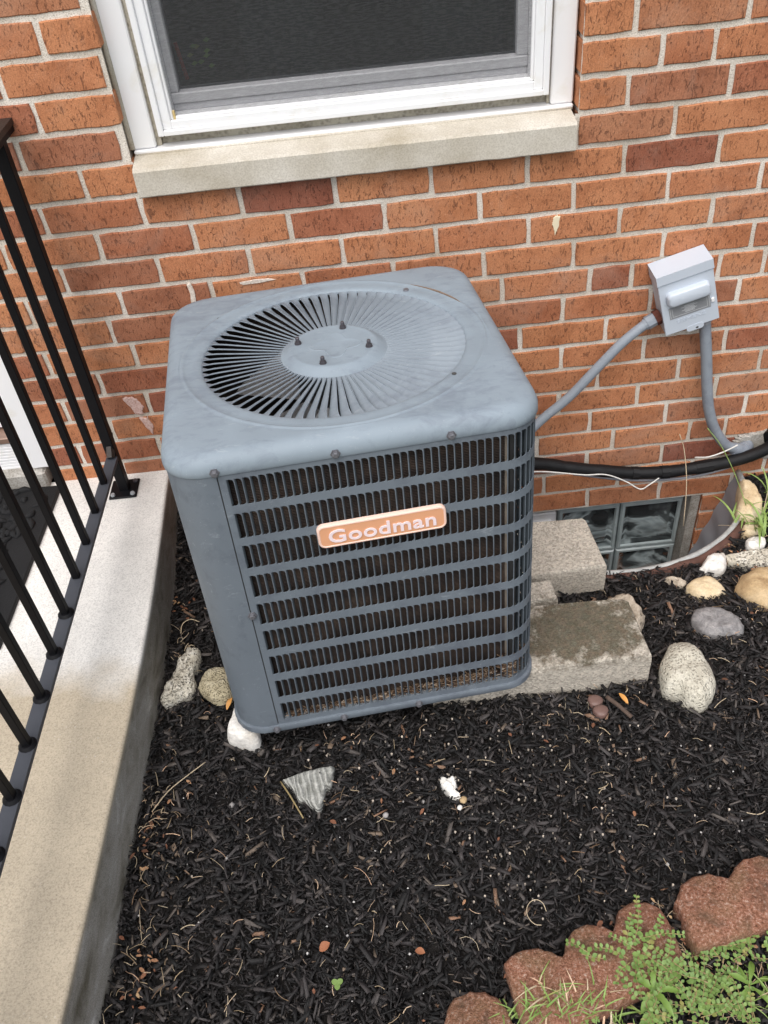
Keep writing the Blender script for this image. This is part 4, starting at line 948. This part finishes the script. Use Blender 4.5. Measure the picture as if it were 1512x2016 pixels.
for i in range(3):
    x1 = .805 - i * .186; x0 = x1 - .182
    for j in range(3):
        z1 = ZBt - .010 - j * .1945 - (.0 if j == 0 else 0); z1 = -1.066 - j * .190; z0 = z1 - .186
        if i == 2 and j == 0: continue
        gblk(x0, x1, zb(z0), zb(z1))
dv = thing('dryer_vent', 'white plastic vent set beside the glass blocks', 'vent', (.34, .05, zb(-1.16)))
mb = MB(); mb.bbox((-.090, .0, -.09), (.09, .03, .092), .004); mb.obj('vent_frame', M['vinyl'], dv)
for k in range(5): mb = MB(); mb.bbox((-.075, -.006, -.07 + k * .03), (.075, .0, -.052 + k * .03), .001); mb.obj('vent_flap', M['vinyl'], dv)
well = thing('window_well', 'curved galvanized metal window well against the brick wall', 'window well')
def rimz(t): return Z0 - .945 + .012 * math.sin(t)
def wl_(k, z, off=0.): return [(WX + (WA + off) * math.cos(t), -(WB + off) * math.sin(t), z if z is not None else 0) for t in [PI * i / 60 for i in range(61)]]
mb = MB(); zs = [Z0 - .948 - k * .012 for k in range(46)]
mb.loops([wl_(0, z, .0025 * math.cos(k * .9) - .0034 * min(k, 26)) for k, z in enumerate(zs)], close=False); mb.obj('corrugated_shell', M['galvdark'], well, smooth=True, fix=False)
mb = MB(); mb.tube([(WX + (WA + .004) * math.cos(t), -(WB + .004) * math.sin(t), Z0 - .940) for t in [PI * i / 60 for i in range(61)]], .0085, 8); mb.obj('rolled_rim', mat_plain('weathered_white_rim', (.42, .43, .42), .6, .1, var=.35, scale=60, bump=.5), well, smooth=True)
mb = MB(); L = []
for off, z in ((.011, -.934), (.016, -.930), (.024, -.932), (.030, -.944), (.032, -.99)): L.append([(WX + (WA + off + .006 * fn(t, 2, 0, 6)) * math.cos(t), -(WB + off + .006 * fn(t, 2, 0, 6)) * math.sin(t), Z0 + z + .005 * fn(t, off, 0, 9)) for t in [.62 + (2.2 - .62) * i / 50 for i in range(51)]])
mb.loops(L, close=False); mb.obj('red_brown_edging', M['edging'], well, smooth=True, fix=False, label='peeling red brown edging strip outside the rim')
mb = MB(); mb.loops([wl_(0, Z0 - 1.45, 0)], True, True); wf = mb.obj('well_floor', M['soil'], fix=False); wf['kind'] = 'structure'

# ---------------------------------------------------------------- concrete blocks
def rough_block(name, label, pts, z0, z1, tilt=0, m=None, grp='concrete blocks under and beside the unit'):
    n = len(pts); c = (sum(p[0] for p in pts) / n, sum(p[1] for p in pts) / n); P = []
    for i in range(n):
        a, b = pts[i], pts[(i + 1) % n]; k_ = max(2, int(math.dist(a, b) / .012))
        for k in range(k_): P.append((a[0] + (b[0] - a[0]) * k / k_, a[1] + (b[1] - a[1]) * k / k_))
    def ring(ins, z, amp): return [(p[0] + (c[0] - p[0]) / math.dist(p, c) * ins + amp * fn(p[0], p[1], z * 3, 90), p[1] + (c[1] - p[1]) / math.dist(p, c) * ins + amp * fn(p[1], p[0], z * 3, 90), z + amp * .7 * fn(p[0], p[1], z, 60) + tilt * (p[1] - c[1])) for p in P]
    mb = MB(); L = [ring(0, z0, .002)] + [ring(0, z0 + (z1 - z0) * k / 5, .0014) for k in range(1, 5)] + [ring(.001, z1 - .004, .0016), ring(.004, z1, .0012), ring(.02, z1 + .0002, .0005)]
    mb.loops(L, True, True, True); o_ = mb.obj(name, m or M['block'], smooth=50); tag(o_, label, 'concrete block', grp); return o_
rough_block('concrete_block', 'mossy concrete block supporting the front right corner of the unit', [(-.01, -.702), (.455, -.695), (.449, -.540), (.440, -.532), (.30, -.524), (.0, -.520)], Z0 - .900, Z0 - .802)
rough_block('concrete_block', 'clean upright concrete block behind the mossy one, beside the window well', [(.235, -.405), (.442, -.392), (.432, -.235), (.425, -.222), (.25, -.215)], Z0 - .925, Z0 - .838)
rough_block('concrete_block', 'small concrete piece wedged between the two larger blocks', [(.10, -.518), (.297, -.512), (.293, -.455), (.10, -.46)], Z0 - .885, Z0 - .800)

# ---------------------------------------------------------------- stones
OUT = {"knot": [[-0.5488, -0.4957], [-0.5294, -0.5028], [-0.5181, -0.5265], [-0.5197, -0.5495], [-0.5307, -0.5679], [-0.5273, -0.5936], [-0.5224, -0.6108], [-0.5298, -0.6275], [-0.5466, -0.6388], [-0.5702, -0.6464], [-0.5839, -0.6526], [-0.5954, -0.6391], [-0.5926, -0.6152], [-0.5823, -0.5863], [-0.5735, -0.5622], [-0.5679, -0.5386], [-0.5586, -0.5151]],
 "round": [[-0.4819, -0.5646], [-0.4586, -0.572], [-0.4457, -0.5976], [-0.4381, -0.6328], [-0.4426, -0.6524], [-0.464, -0.6615], [-0.4867, -0.6533], [-0.5047, -0.6349], [-0.5152, -0.6159], [-0.5126, -0.5928], [-0.5007, -0.572]],
 "corner": [[-0.4318, -0.6902], [-0.4116, -0.7031], [-0.3891, -0.7276], [-0.3777, -0.7477], [-0.3758, -0.7725], [-0.3923, -0.7813], [-0.4189, -0.7732], [-0.4404, -0.7644], [-0.443, -0.7395], [-0.4347, -0.7154]],
 "shard": [[-0.3309, -0.8582], [-0.3086, -0.8507], [-0.2831, -0.8435], [-0.2575, -0.8386], [-0.2278, -0.8376], [-0.2273, -0.8537], [-0.2331, -0.8813], [-0.2432, -0.8834], [-0.2476, -0.9039], [-0.258, -0.9308], [-0.2717, -0.9206], [-0.2835, -0.9116], [-0.2984, -0.9044], [-0.3084, -0.8812]],
 "shell": [[-0.0164, -0.8839], [-0.0031, -0.89], [0.0096, -0.8848], [0.015, -0.9044], [0.0106, -0.9226], [0.019, -0.9334], [0.0012, -0.9334], [-0.0086, -0.9181], [-0.0168, -0.9039]],
 "porous": [[0.5459, -0.6199], [0.5667, -0.6314], [0.5837, -0.6564], [0.5859, -0.6913], [0.5882, -0.7279], [0.5726, -0.7598], [0.551, -0.7825], [0.5314, -0.7875], [0.5085, -0.7744], [0.4999, -0.7554], [0.4761, -0.7432], [0.4726, -0.7164], [0.4835, -0.6774], [0.5073, -0.6431], [0.524, -0.6255]],
 "grey": [[0.6201, -0.5087], [0.651, -0.5116], [0.6825, -0.5224], [0.7033, -0.5455], [0.7107, -0.5754], [0.6966, -0.5943], [0.6629, -0.5926], [0.6292, -0.5908], [0.6076, -0.5699], [0.6044, -0.5345]],
 "tan": [[0.6527, -0.398], [0.683, -0.3888], [0.7053, -0.3956], [0.7183, -0.4179], [0.7224, -0.4469], [0.7081, -0.4563], [0.6762, -0.4614], [0.6501, -0.4494], [0.6339, -0.4288], [0.6379, -0.4093]],
 "white": [[0.723, -0.3153], [0.7491, -0.3066], [0.7696, -0.3134], [0.764, -0.3395], [0.7513, -0.3641], [0.731, -0.368], [0.7149, -0.3604], [0.7007, -0.3652], [0.6892, -0.3547], [0.7051, -0.3341]],
 "bigtan": [[0.765, -0.4137], [0.7989, -0.3984], [0.8333, -0.3951], [0.8643, -0.4032], [0.8617, -0.4534], [0.8314, -0.4978], [0.7945, -0.5162], [0.7679, -0.5092], [0.7492, -0.4809], [0.7387, -0.4516]],
 "pale": [[0.7696, -0.3134], [0.797, -0.3086], [0.8359, -0.3073], [0.8868, -0.3079], [0.9018, -0.3338], [0.8782, -0.3605], [0.8288, -0.3583], [0.7957, -0.3462], [0.7731, -0.332]],
 "small": [[0.5951, -0.3715], [0.616, -0.3729], [0.6371, -0.3847], [0.6445, -0.3961], [0.6302, -0.4058], [0.6087, -0.3959], [0.5963, -0.3838]],
 "big": [[0.8904, -0.0691], [0.9126, -0.0685], [0.9226, -0.1063], [0.9201, -0.1575], [0.9065, -0.1953], [0.882, -0.211], [0.8524, -0.2023], [0.8432, -0.181], [0.8669, -0.1282]],
 "sw": [[0.8423, -0.266], [0.8671, -0.2624], [0.8864, -0.2729], [0.8754, -0.2973], [0.8532, -0.3049], [0.8339, -0.2982], [0.8333, -0.2796]],
 "st": [[0.8491, -0.2159], [0.8751, -0.2104], [0.8979, -0.2198], [0.8893, -0.2416], [0.8629, -0.2489], [0.8396, -0.2414]],
 "mid": [[0.432, -0.4483], [0.4596, -0.4426], [0.4883, -0.4502], [0.4966, -0.4788], [0.5045, -0.5037], [0.4946, -0.5332], [0.4758, -0.5503], [0.4593, -0.5404], [0.4425, -0.518], [0.4199, -0.4945], [0.4085, -0.4706]],
 "clod": [[0.3411, -0.4829], [0.3651, -0.4801], [0.4021, -0.4729], [0.4227, -0.4838], [0.4103, -0.5087], [0.3757, -0.5083], [0.3424, -0.5019]],
 "edge1": [[0.0467, -1.2481], [0.06, -1.2357], [0.0827, -1.2283], [0.1082, -1.2293], [0.1281, -1.2363], [0.1455, -1.2462], [0.151, -1.237], [0.1585, -1.2188], [0.1739, -1.2044], [0.197, -1.1984], [0.2216, -1.2044], [0.2387, -1.2147], [0.2469, -1.2003], [0.2561, -1.1823], [0.2786, -1.1708], [0.3048, -1.1718], [0.3272, -1.1847], [0.3332, -1.1992], [0.342, -1.2601], [0.3361, -1.2858], [0.1996, -1.3369], [0.0682, -1.3675], [0.0617, -1.3598], [0.0526, -1.2997]],
 "edge2": [[0.3558, -1.1773], [0.3749, -1.1509], [0.3999, -1.1374], [0.4279, -1.134], [0.4473, -1.1426], [0.4594, -1.1485], [0.4768, -1.1303], [0.4972, -1.1167], [0.526, -1.1124], [0.5545, -1.1203], [0.5748, -1.1366], [0.6338, -1.1246], [0.6647, -1.1738], [0.661, -1.2], [0.4992, -1.2355], [0.364, -1.2624], [0.3587, -1.2273], [0.3609, -1.2022]],
 "edge3": [[-0.0634, -1.3302], [-0.0557, -1.3079], [-0.0412, -1.2918], [-0.0153, -1.2844], [0.0091, -1.2877], [0.0316, -1.3022], [0.0422, -1.3213], [0.0452, -1.3408], [0.0499, -1.3799], [-0.0062, -1.409], [-0.0862, -1.4283], [-0.2098, -1.4365], [-0.1923, -1.3983], [-0.1429, -1.3685], [-0.102, -1.3582], [-0.0763, -1.3572]]}
def stone(name, key, label, cat, m, h, sink=.02, flat=.5, amp=.05, seed=0, ztop=None):
    pts = OUT[key]; n = len(pts); c = (sum(p[0] for p in pts) / n, sum(p[1] for p in pts) / n)
    P = [Vector((*p, 0)) for p in pts]; Pl = spline(P + [P[0]], 4)[:-1]
    size = max(math.dist(p, c) for p in pts); base = gz(*c); mb = MB(); L = []
    prof = [(-sink, .93), (-sink * .3, 1.0), (h * .25, 1.0)] + [(h * (.25 + .75 * math.sin(a)), 1 - (1 - flat) * (1 - math.cos(a))) for a in [PI / 2 * k / 7 for k in range(1, 8)]] + [(h * 1.0, flat * .8), (h * 1.01, flat * .6), (h * 1.02, flat * .4), (h * 1.02, flat * .2), (h * 1.02, flat * .04)]
    for z, s in prof:
        ring = []
        for q in Pl:
            x, y = c[0] + (q.x - c[0]) * s, c[1] + (q.y - c[1]) * s
            d = amp * size * (1.3 * fn(x + seed, y, z, 3.2 / size) + .9 * (abs(fn(x, y + seed, z, 7 / size)) - .25) + .4 * fn(x, y, z + seed, 19 / size)); dd = Vector((q.x - c[0], q.y - c[1], 0)).normalized() * d * .5
            ring.append((x + dd.x, y + dd.y, base + z + (d * .8 if z > 0 else 0)))
        L.append(ring)
    mb.loops(L, True, False, True); o_ = mb.obj(name, m, smooth=True); tag(o_, label, cat, 'rocks in the planting bed' if cat == 'rock' else None); return o_
stone('rock', 'knot', 'knobbly bone shaped pale rock beside the porch', 'rock', M['r_pale'], .030, flat=.45, amp=.10)
stone('rock', 'round', 'round pitted grey cream rock half under the unit', 'rock', M['r_coral'], .030, flat=.5, amp=.07, seed=3)
stone('rock', 'corner', 'white cracked rock under the front left corner of the unit', 'rock', M['r_white'], .050, flat=.75, amp=.05, seed=5)
stone('rock', 'shard', 'flat triangular grey rock with wavy stripes on the mulch', 'rock', M['r_shard'], .016, flat=.8, amp=.03, seed=8)
stone('shell_fragment', 'shell', 'small white shell fragment lying on the open mulch', 'shell', M['r_white'], .010, flat=.6, amp=.12, seed=9)
stone('rock', 'porous', 'egg shaped porous rock to the right of the mossy block', 'rock', M['r_porous'], .055, flat=.42, amp=.05, seed=12)
stone('rock', 'grey', 'grey speckled granite rock half buried at the right', 'rock', M['r_grey'], .022, flat=.55, amp=.07, seed=14)
stone('rock', 'tan', 'smooth oval yellowish rock near the window well', 'rock', M['r_tan'], .026, flat=.4, amp=.04, seed=15)
stone('rock', 'white', 'angular white rock touching the well edging', 'rock', M['r_white'], .030, flat=.45, amp=.08, seed=16)
stone('rock', 'bigtan', 'large rounded golden brown rock cut by the right edge', 'rock', M['r_brown'], .050, flat=.4, amp=.04, seed=17)
stone('rock', 'pale', 'long flat pale rock behind the golden brown one', 'rock', M['r_pale'], .022, flat=.6, amp=.05, seed=18)
stone('rock', 'small', 'small buried buff rock at the foot of the well edging', 'rock', M['r_clod'], .012, flat=.5, amp=.08, seed=19)
stone('rock', 'big', 'tall cream rock standing right of the window well rim', 'rock', M['r_tan'], .060, flat=.5, amp=.06, seed=20)
stone('rock', 'sw', 'small white rock below the grass clump', 'rock', M['r_white'], .022, flat=.5, amp=.08, seed=21)
stone('rock', 'st', 'flat yellow rock under the grass blades', 'rock', M['r_tan'], .018, flat=.6, amp=.05, seed=22)
stone('rock', 'mid', 'lumpy buff rock behind the mossy concrete block', 'rock', M['r_clod'], .048, flat=.5, amp=.10, seed=23)
stone('rock', 'clod', 'low crumbly grey rock between the blocks', 'rock', M['r_clod'], .030, flat=.6, amp=.09, seed=24)
# scalloped edging pieces
def edger(key, label, top, seed):
    pts = OUT[key]; P = [Vector((*p, 0)) for p in pts]; n = len(P); c = sum(P, Vector()) / n; D = []
    for i in range(n):
        a, b = P[i], P[(i + 1) % n]; k_ = max(1, int((b - a).length / .008))
        for k in range(k_): D.append(a.lerp(b, k / k_))
    m_ = len(D); out = []
    nor = []
    for i in range(m_):
        t = (D[(i + 2) % m_] - D[(i - 2) % m_]).normalized(); nor.append(Vector((t.y, -t.x, 0)))
    area = sum(D[i].x * D[(i + 1) % m_].y - D[(i + 1) % m_].x * D[i].y for i in range(m_)); sg = 1 if area < 0 else -1
    def ring(ins, z, amp): return [(q.x + sg * nn.x * ins + amp * fn(q.x, q.y, z * 5 + seed, 110), q.y + sg * nn.y * ins + amp * fn(q.y, q.x, z * 5, 110), z + amp * fn(q.x, q.y, z + seed, 80)) for q, nn in zip(D, nor)]
    mb = MB(); L = [ring(0, top - .07, .002), ring(0, top - .03, .0025), ring(0, top - .009, .003), ring(.003, top - .003, .003), ring(.007, top, .0022)]
    mb.loops(L, True, True, True); o_ = mb.obj('scalloped_edger', M['edger'], smooth=50); return tag(o_, label, 'garden edger', 'red scalloped garden edgers')
edger('edge1', 'red concrete scalloped edger with three humps, partly under the weeds', .020, 1)
edger('edge2', 'red brown scalloped edger at the right edge, behind the others', .020, 4)
edger('edge3', 'red scalloped edger with white pebbled crust at the bottom edge', .020, 7)

# ---------------------------------------------------------------- small things lying about
def leafmb(mb, base, yaw, L, W, lift=.3, droop=.6, fold=.15, n=5, shape=lambda f: math.sin(PI * min(1, f * .96 + .03)) ** .8):
    base = Vector(base); d = Vector((math.cos(yaw), math.sin(yaw), 0)); sdv = Vector((-d.y, d.x, 0)); rows = []; p = base.copy(); a = lift
    for i in range(n + 1):
        f = i / n; w_ = W * shape(f) / 2 + .0002; up = Vector((0, 0, 1)) * w_ * fold * 2
        rows.append([p - sdv * w_ + up, p, p + sdv * w_ + up]); st = L / n; p = p + (d * math.cos(a) + Vector((0, 0, math.sin(a)))) * st; a -= droop / n
    mb.loops(rows, close=False)
def twig(name, label, cat, pts, r, m, g=None):
    mb = MB(); mb.tube(spline(pts, 4), r, 6); o_ = mb.obj(name, m, smooth=True); return tag(o_, label, cat, g)
twig('twig', 'short dark brown twig in front of the mossy block', 'twig', [(.350, -.746, .012), (.368, -.772, .014), (.388, -.799, .008)], .0048, M['twig'])
twig('twig', 'thin pinkish twig beside the striped rock', 'twig', [(-.333, -.862, .012), (-.312, -.90, .016), (-.288, -.945, .010)], .0016, M['stem'])
twig('twig', 'long pale forked twig near the porch edge', 'twig', [(-.585, -.90, .016), (-.555, -.862, .022), (-.52, -.83, .020), (-.488, -.80, .014)], .0011, M['straw'])
twig('looped_stem', 'pale looped dry stem lying on the open mulch', 'stem', [(.118 + .017 * math.cos(a), -1.168 + .022 * math.sin(a), .008 + .003 * math.sin(2 * a)) for a in [k * .62 for k in range(9)]], .0007, M['straw'])
twig('looped_stem', 'pale curled root beside the porch near the unit', 'stem', [(-.572, -.452, .02), (-.568, -.43, .028), (-.55, -.42, .03), (-.53, -.425, .024)], .0011, M['straw'])
def leafthing(name, label, x, y, yaw, L, W, m, lift=.25, cat='leaf', n=6):
    mb = MB(); leafmb(mb, (x, y, gz(x, y) + .009), yaw, L, W, lift, .7, .2, n); o_ = mb.obj(name, m, smooth=True, fix=False); return tag(o_, label, cat)
leafthing('fallen_leaf', 'small amber leaf under the front edge of the mossy block', .383, -.728, -1.2, .032, .010, M['amber'])
leafthing('fallen_leaf', 'curled orange brown leaf low centre on the mulch', -.262, -1.19, .5, .022, .016, M['brownleaf'], .6)
leafthing('fallen_leaf', 'rusty leaf chip right of the orange brown leaf', -.098, -1.205, -.4, .018, .012, M['brownleaf'], .4)
leafthing('fallen_leaf', 'bright rust leaf tip beside the unit corner', -.452, -.675, 1.2, .030, .010, M['amber'], .5)
for k, (x, y, l_) in enumerate(((.335, -.765, 'rounded pinkish brown stone flake by the twig'), (.330, -.738, 'upper pinkish brown flake tucked under the block'))):
    mb = MB(); n = 14; L = []
    for s, z in ((1, -.004), (1, .004), (.85, .0075), (.4, .0085)): L.append([(x + .016 * s * math.cos(t) * (1 + .1 * math.sin(3 * t + k)), y + .015 * s * math.sin(t), gz(x, y) + .006 + z) for t in [2 * PI * i / n for i in range(n)]])
    mb.loops(L, True, False, True); tag(mb.obj('stone_flake', M['r_pink'], smooth=True), l_, 'stone')
def pebble(x, y, r, m, label):
    mb = MB(); n = 10; L = []
    for a in (-.3, .2, .7, 1.15, 1.45): L.append([(x + r * math.cos(a) * math.cos(t) * (1 + .12 * math.sin(2 * t)), y + r * math.cos(a) * math.sin(t), gz(x, y) + .006 + r * .8 * math.sin(a)) for t in [2 * PI * i / n for i in range(n)]])
    mb.loops(L, True, False, True); tag(mb.obj('pebble', m, smooth=True), label, 'pebble')
pebble(.022, -.940, .0075, M['r_brown'], 'round golden pebble just below the shell fragment')
pebble(.013, -.955, .0055, M['r_white'], 'tiny white pebble touching the golden pebble')
pebble(-.13, -.955, .006, M['grit'], 'small pale pebble in the open mulch centre')

# ---------------------------------------------------------------- plants
def weed(label, x, y, stems, seed, spread=.09, z=None, lsz=.0098):
    rnd = random.Random(seed); b = (x, y, (gz(x, y) + .008) if z is None else z); t = thing('spurge_weed', label, 'weed', b, 'spurge weeds around the edgers')
    sm = MB(); fm = MB()
    for k in range(max(2, int(stems * .5))):
        a = rnd.uniform(0, 2 * PI) if stems > 3 else rnd.uniform(-.4, .4) + k * 2; L_ = spread * rnd.uniform(.5, 1.1); p = Vector((rnd.uniform(-.015, .015), rnd.uniform(-.015, .015), .012)); pts = [p.copy()]; up = rnd.uniform(.0, .4); n = int(L_ / .0088)
        for i in range(n):
            a += rnd.uniform(-.28, .28); up = max(-.15, up - .06); p = p + Vector((math.cos(a), math.sin(a), up)) * .0088; p.z = max(p.z, .006); pts.append(p.copy())
            s = lsz * rnd.uniform(.7, 1.2) * (1 - .35 * i / n)
            for sd_ in (-1, 1): leafmb(fm, p, a + sd_ * rnd.uniform(.7, 1.5), s, s * .72, rnd.uniform(-.1, .8), .4, .1, 3)
        sm.tube(pts, .0008, 4, False)
    sm.obj('stems', M['stem'], t, fix=False, kind='stuff'); fm.obj('leaflets', M['leafb'], t, smooth=True, fix=False, kind='stuff')
weed('leafy spurge weed sprawling over the three humped edger', .262, -1.262, 22, 1, .085, z=.024)
weed('dense spurge weed at the bottom edge below the edgers', .265, -1.335, 24, 2, .08, z=.010)
weed('single spurge sprig lying across the red edger', .178, -1.256, 3, 3, .05, z=.022)
weed('spurge weed tuft in the gap right of the three humped edger', .375, -1.318, 18, 4, .07)
weed('spurge weed along the foot of the right hand edger', .455, -1.262, 16, 5, .06)
weed('small spurge tuft at the far lower right corner', .50, -1.285, 16, 6, .06)
weed('bushy spurge weed between the dandelion and the plantain at the bottom', .33, -1.345, 26, 11, .07, z=.0)
weed('spurge weed spreading over the lower right edge of the red edger', .315, -1.285, 18, 12, .06, z=.022)
weed('spurge weed filling the very bottom right corner', .42, -1.365, 26, 13, .07)
weed('spurge weed directly under the right hand edger', .40, -1.268, 14, 14, .05)
weed('spurge weed low beside the edger with the pebbled crust', .14, -1.345, 14, 7, .06)
def tuft(name, label, x, y, blades, Lr, Wr, seed, z=None, liftr=(.5, 1.4), m='grass', parts=False, cat='grass', dry=.2):
    rnd = random.Random(seed); b = (x, y, gz(x, y) + .004 if z is None else z); t = thing(name, label, cat, b, 'crabgrass clumps by the well' if name == 'crabgrass' else 'grass tufts by the edgers'); mb = MB(); md = MB()
    for k in range(blades):
        tgt = md if rnd.random() < dry else mb; m1 = MB() if parts else tgt
        leafmb(m1, (rnd.gauss(0, .018 if not parts else .012), rnd.gauss(0, .014), 0), rnd.uniform(0, 2 * PI), rnd.uniform(*Lr), rnd.uniform(*Wr), rnd.uniform(*liftr), rnd.uniform(.7, 2.0), .25, 7, lambda f: (1 - f) ** .7 * min(1, f * 5 + .5))
        if parts: m1.obj('blade', M[m], t, smooth=True, fix=False)
    if not parts:
        mb.obj('blades', M[m], t, smooth=True, fix=False, kind='stuff'); md.obj('dry_blades', M['straw'], t, smooth=True, fix=False, kind='stuff')
tuft('grass_tuft', 'yellow green grass tuft in front of the three humped edger, left side', .105, -1.315, 46, (.025, .065), (.002, .004), 1, z=.012)
tuft('grass_tuft', 'short mixed grass tuft between the spurge weeds', .165, -1.325, 40, (.025, .055), (.002, .0035), 2, z=.012)
tuft('grass_tuft', 'low grass tuft at the very bottom edge', .115, -1.36, 50, (.03, .06), (.002, .004), 3)
tuft('grass_tuft', 'thin green tuft among the bottom spurge weeds', .22, -1.36, 40, (.03, .06), (.002, .004), 21)
tuft('grass_tuft', 'grass tuft leaning on the front of the three humped edger', .06, -1.33, 44, (.03, .07), (.002, .0045), 31)
tuft('grass_tuft', 'grass tuft in the lower right corner between spurge weeds', .47, -1.335, 40, (.03, .06), (.002, .004), 32)
tuft('crabgrass', 'tall broad bladed grass clump overhanging the window well rim', .880, -.235, 15, (.07, .13), (.007, .012), 4, parts=True)
tuft('crabgrass', 'broad grass clump left of the cream rock on the well rim', .845, -.185, 9, (.05, .12), (.006, .010), 5, parts=True)
tuft('crabgrass', 'grass clump behind the cream rock near the pipe hole', .975, -.12, 12, (.05, .12), (.006, .010), 6, parts=True)
tuft('crabgrass', 'grass clump among the yellow rocks at the right edge', .925, -.23, 14, (.05, .11), (.006, .010), 8, parts=True)
for k, (lab, P) in enumerate((('green grass stalk with seed head leaning over the well', [(.872, -.20, -.05), (.835, -.15, .05), (.80, -.11, .12), (.765, -.085, .165)]), ('dry pale grass stalk rising in front of the pipe', [(.905, -.20, -.06), (.925, -.16, .06), (.95, -.13, .16), (.962, -.12, .22)]),
        ('thin tan stalk in front of the brick left of the wall conduit', [(.70, -.20, -.06), (.705, -.16, .05), (.70, -.12, .13), (.685, -.11, .175)]))):
    t = twig('grass_stalk', lab, 'grass stalk', P, .0011, M['grass'] if k == 0 else M['straw'])
def rosette(label, x, y, n, L, W, seed, toothed=False, z=None):
    rnd = random.Random(seed); t = thing('rosette_weed', label, 'weed', (x, y, gz(x, y) + .01 if z is None else z))
    for k in range(n):
        mb = MB(); sh = (lambda f: (.35 + .65 * math.sin(PI * min(1, f * .95)) ) * (1 + (.35 * math.sin(f * 22)) * (1 - f)) * min(1, f * 6 + .2) * min(1, (1 - f) * 5 + .05)) if toothed else (lambda f: math.sin(PI * min(1, .06 + f ** 1.6 * .93)) ** .9 * (1 if f > .3 else .35 + f * 2))
        leafmb(mb, (0, 0, .004), 2 * PI * k / n + rnd.uniform(-.3, .3), L * rnd.uniform(.6, 1.1), W * rnd.uniform(.8, 1.1), rnd.uniform(.15, 1.0), 1.3, .25, 14, sh); mb.obj('leaf', M['leaf'], t, smooth=True, fix=False)
rosette('plantain weed with smooth spoon shaped leaves at lower right', .435, -1.315, 7, .050, .0095, 2)
rosette('dandelion weed with toothed leaves among the spurge', .275, -1.315, 5, .052, .011, 3, True, z=.018)
cv_ = thing('clover_seedling', 'tiny three leaved green seedling alone on the mulch', 'seedling', (-.233, -1.247, gz(-.233, -1.247) + .008))
for k in range(3):
    mb = MB(); leafmb(mb, (0, 0, .006), 2.1 * k + .5, .0105, .0095, .1, .1, .05, 5, lambda f: math.sin(PI * min(1, .12 + f * .85)) ** .6); mb.obj('leaf', M['leafb'], cv_, smooth=True, fix=False)
mb = MB(); mb.tube([(0, 0, -.006), (0, 0, .006)], .0007, 4); mb.obj('stem', M['stem'], cv_)
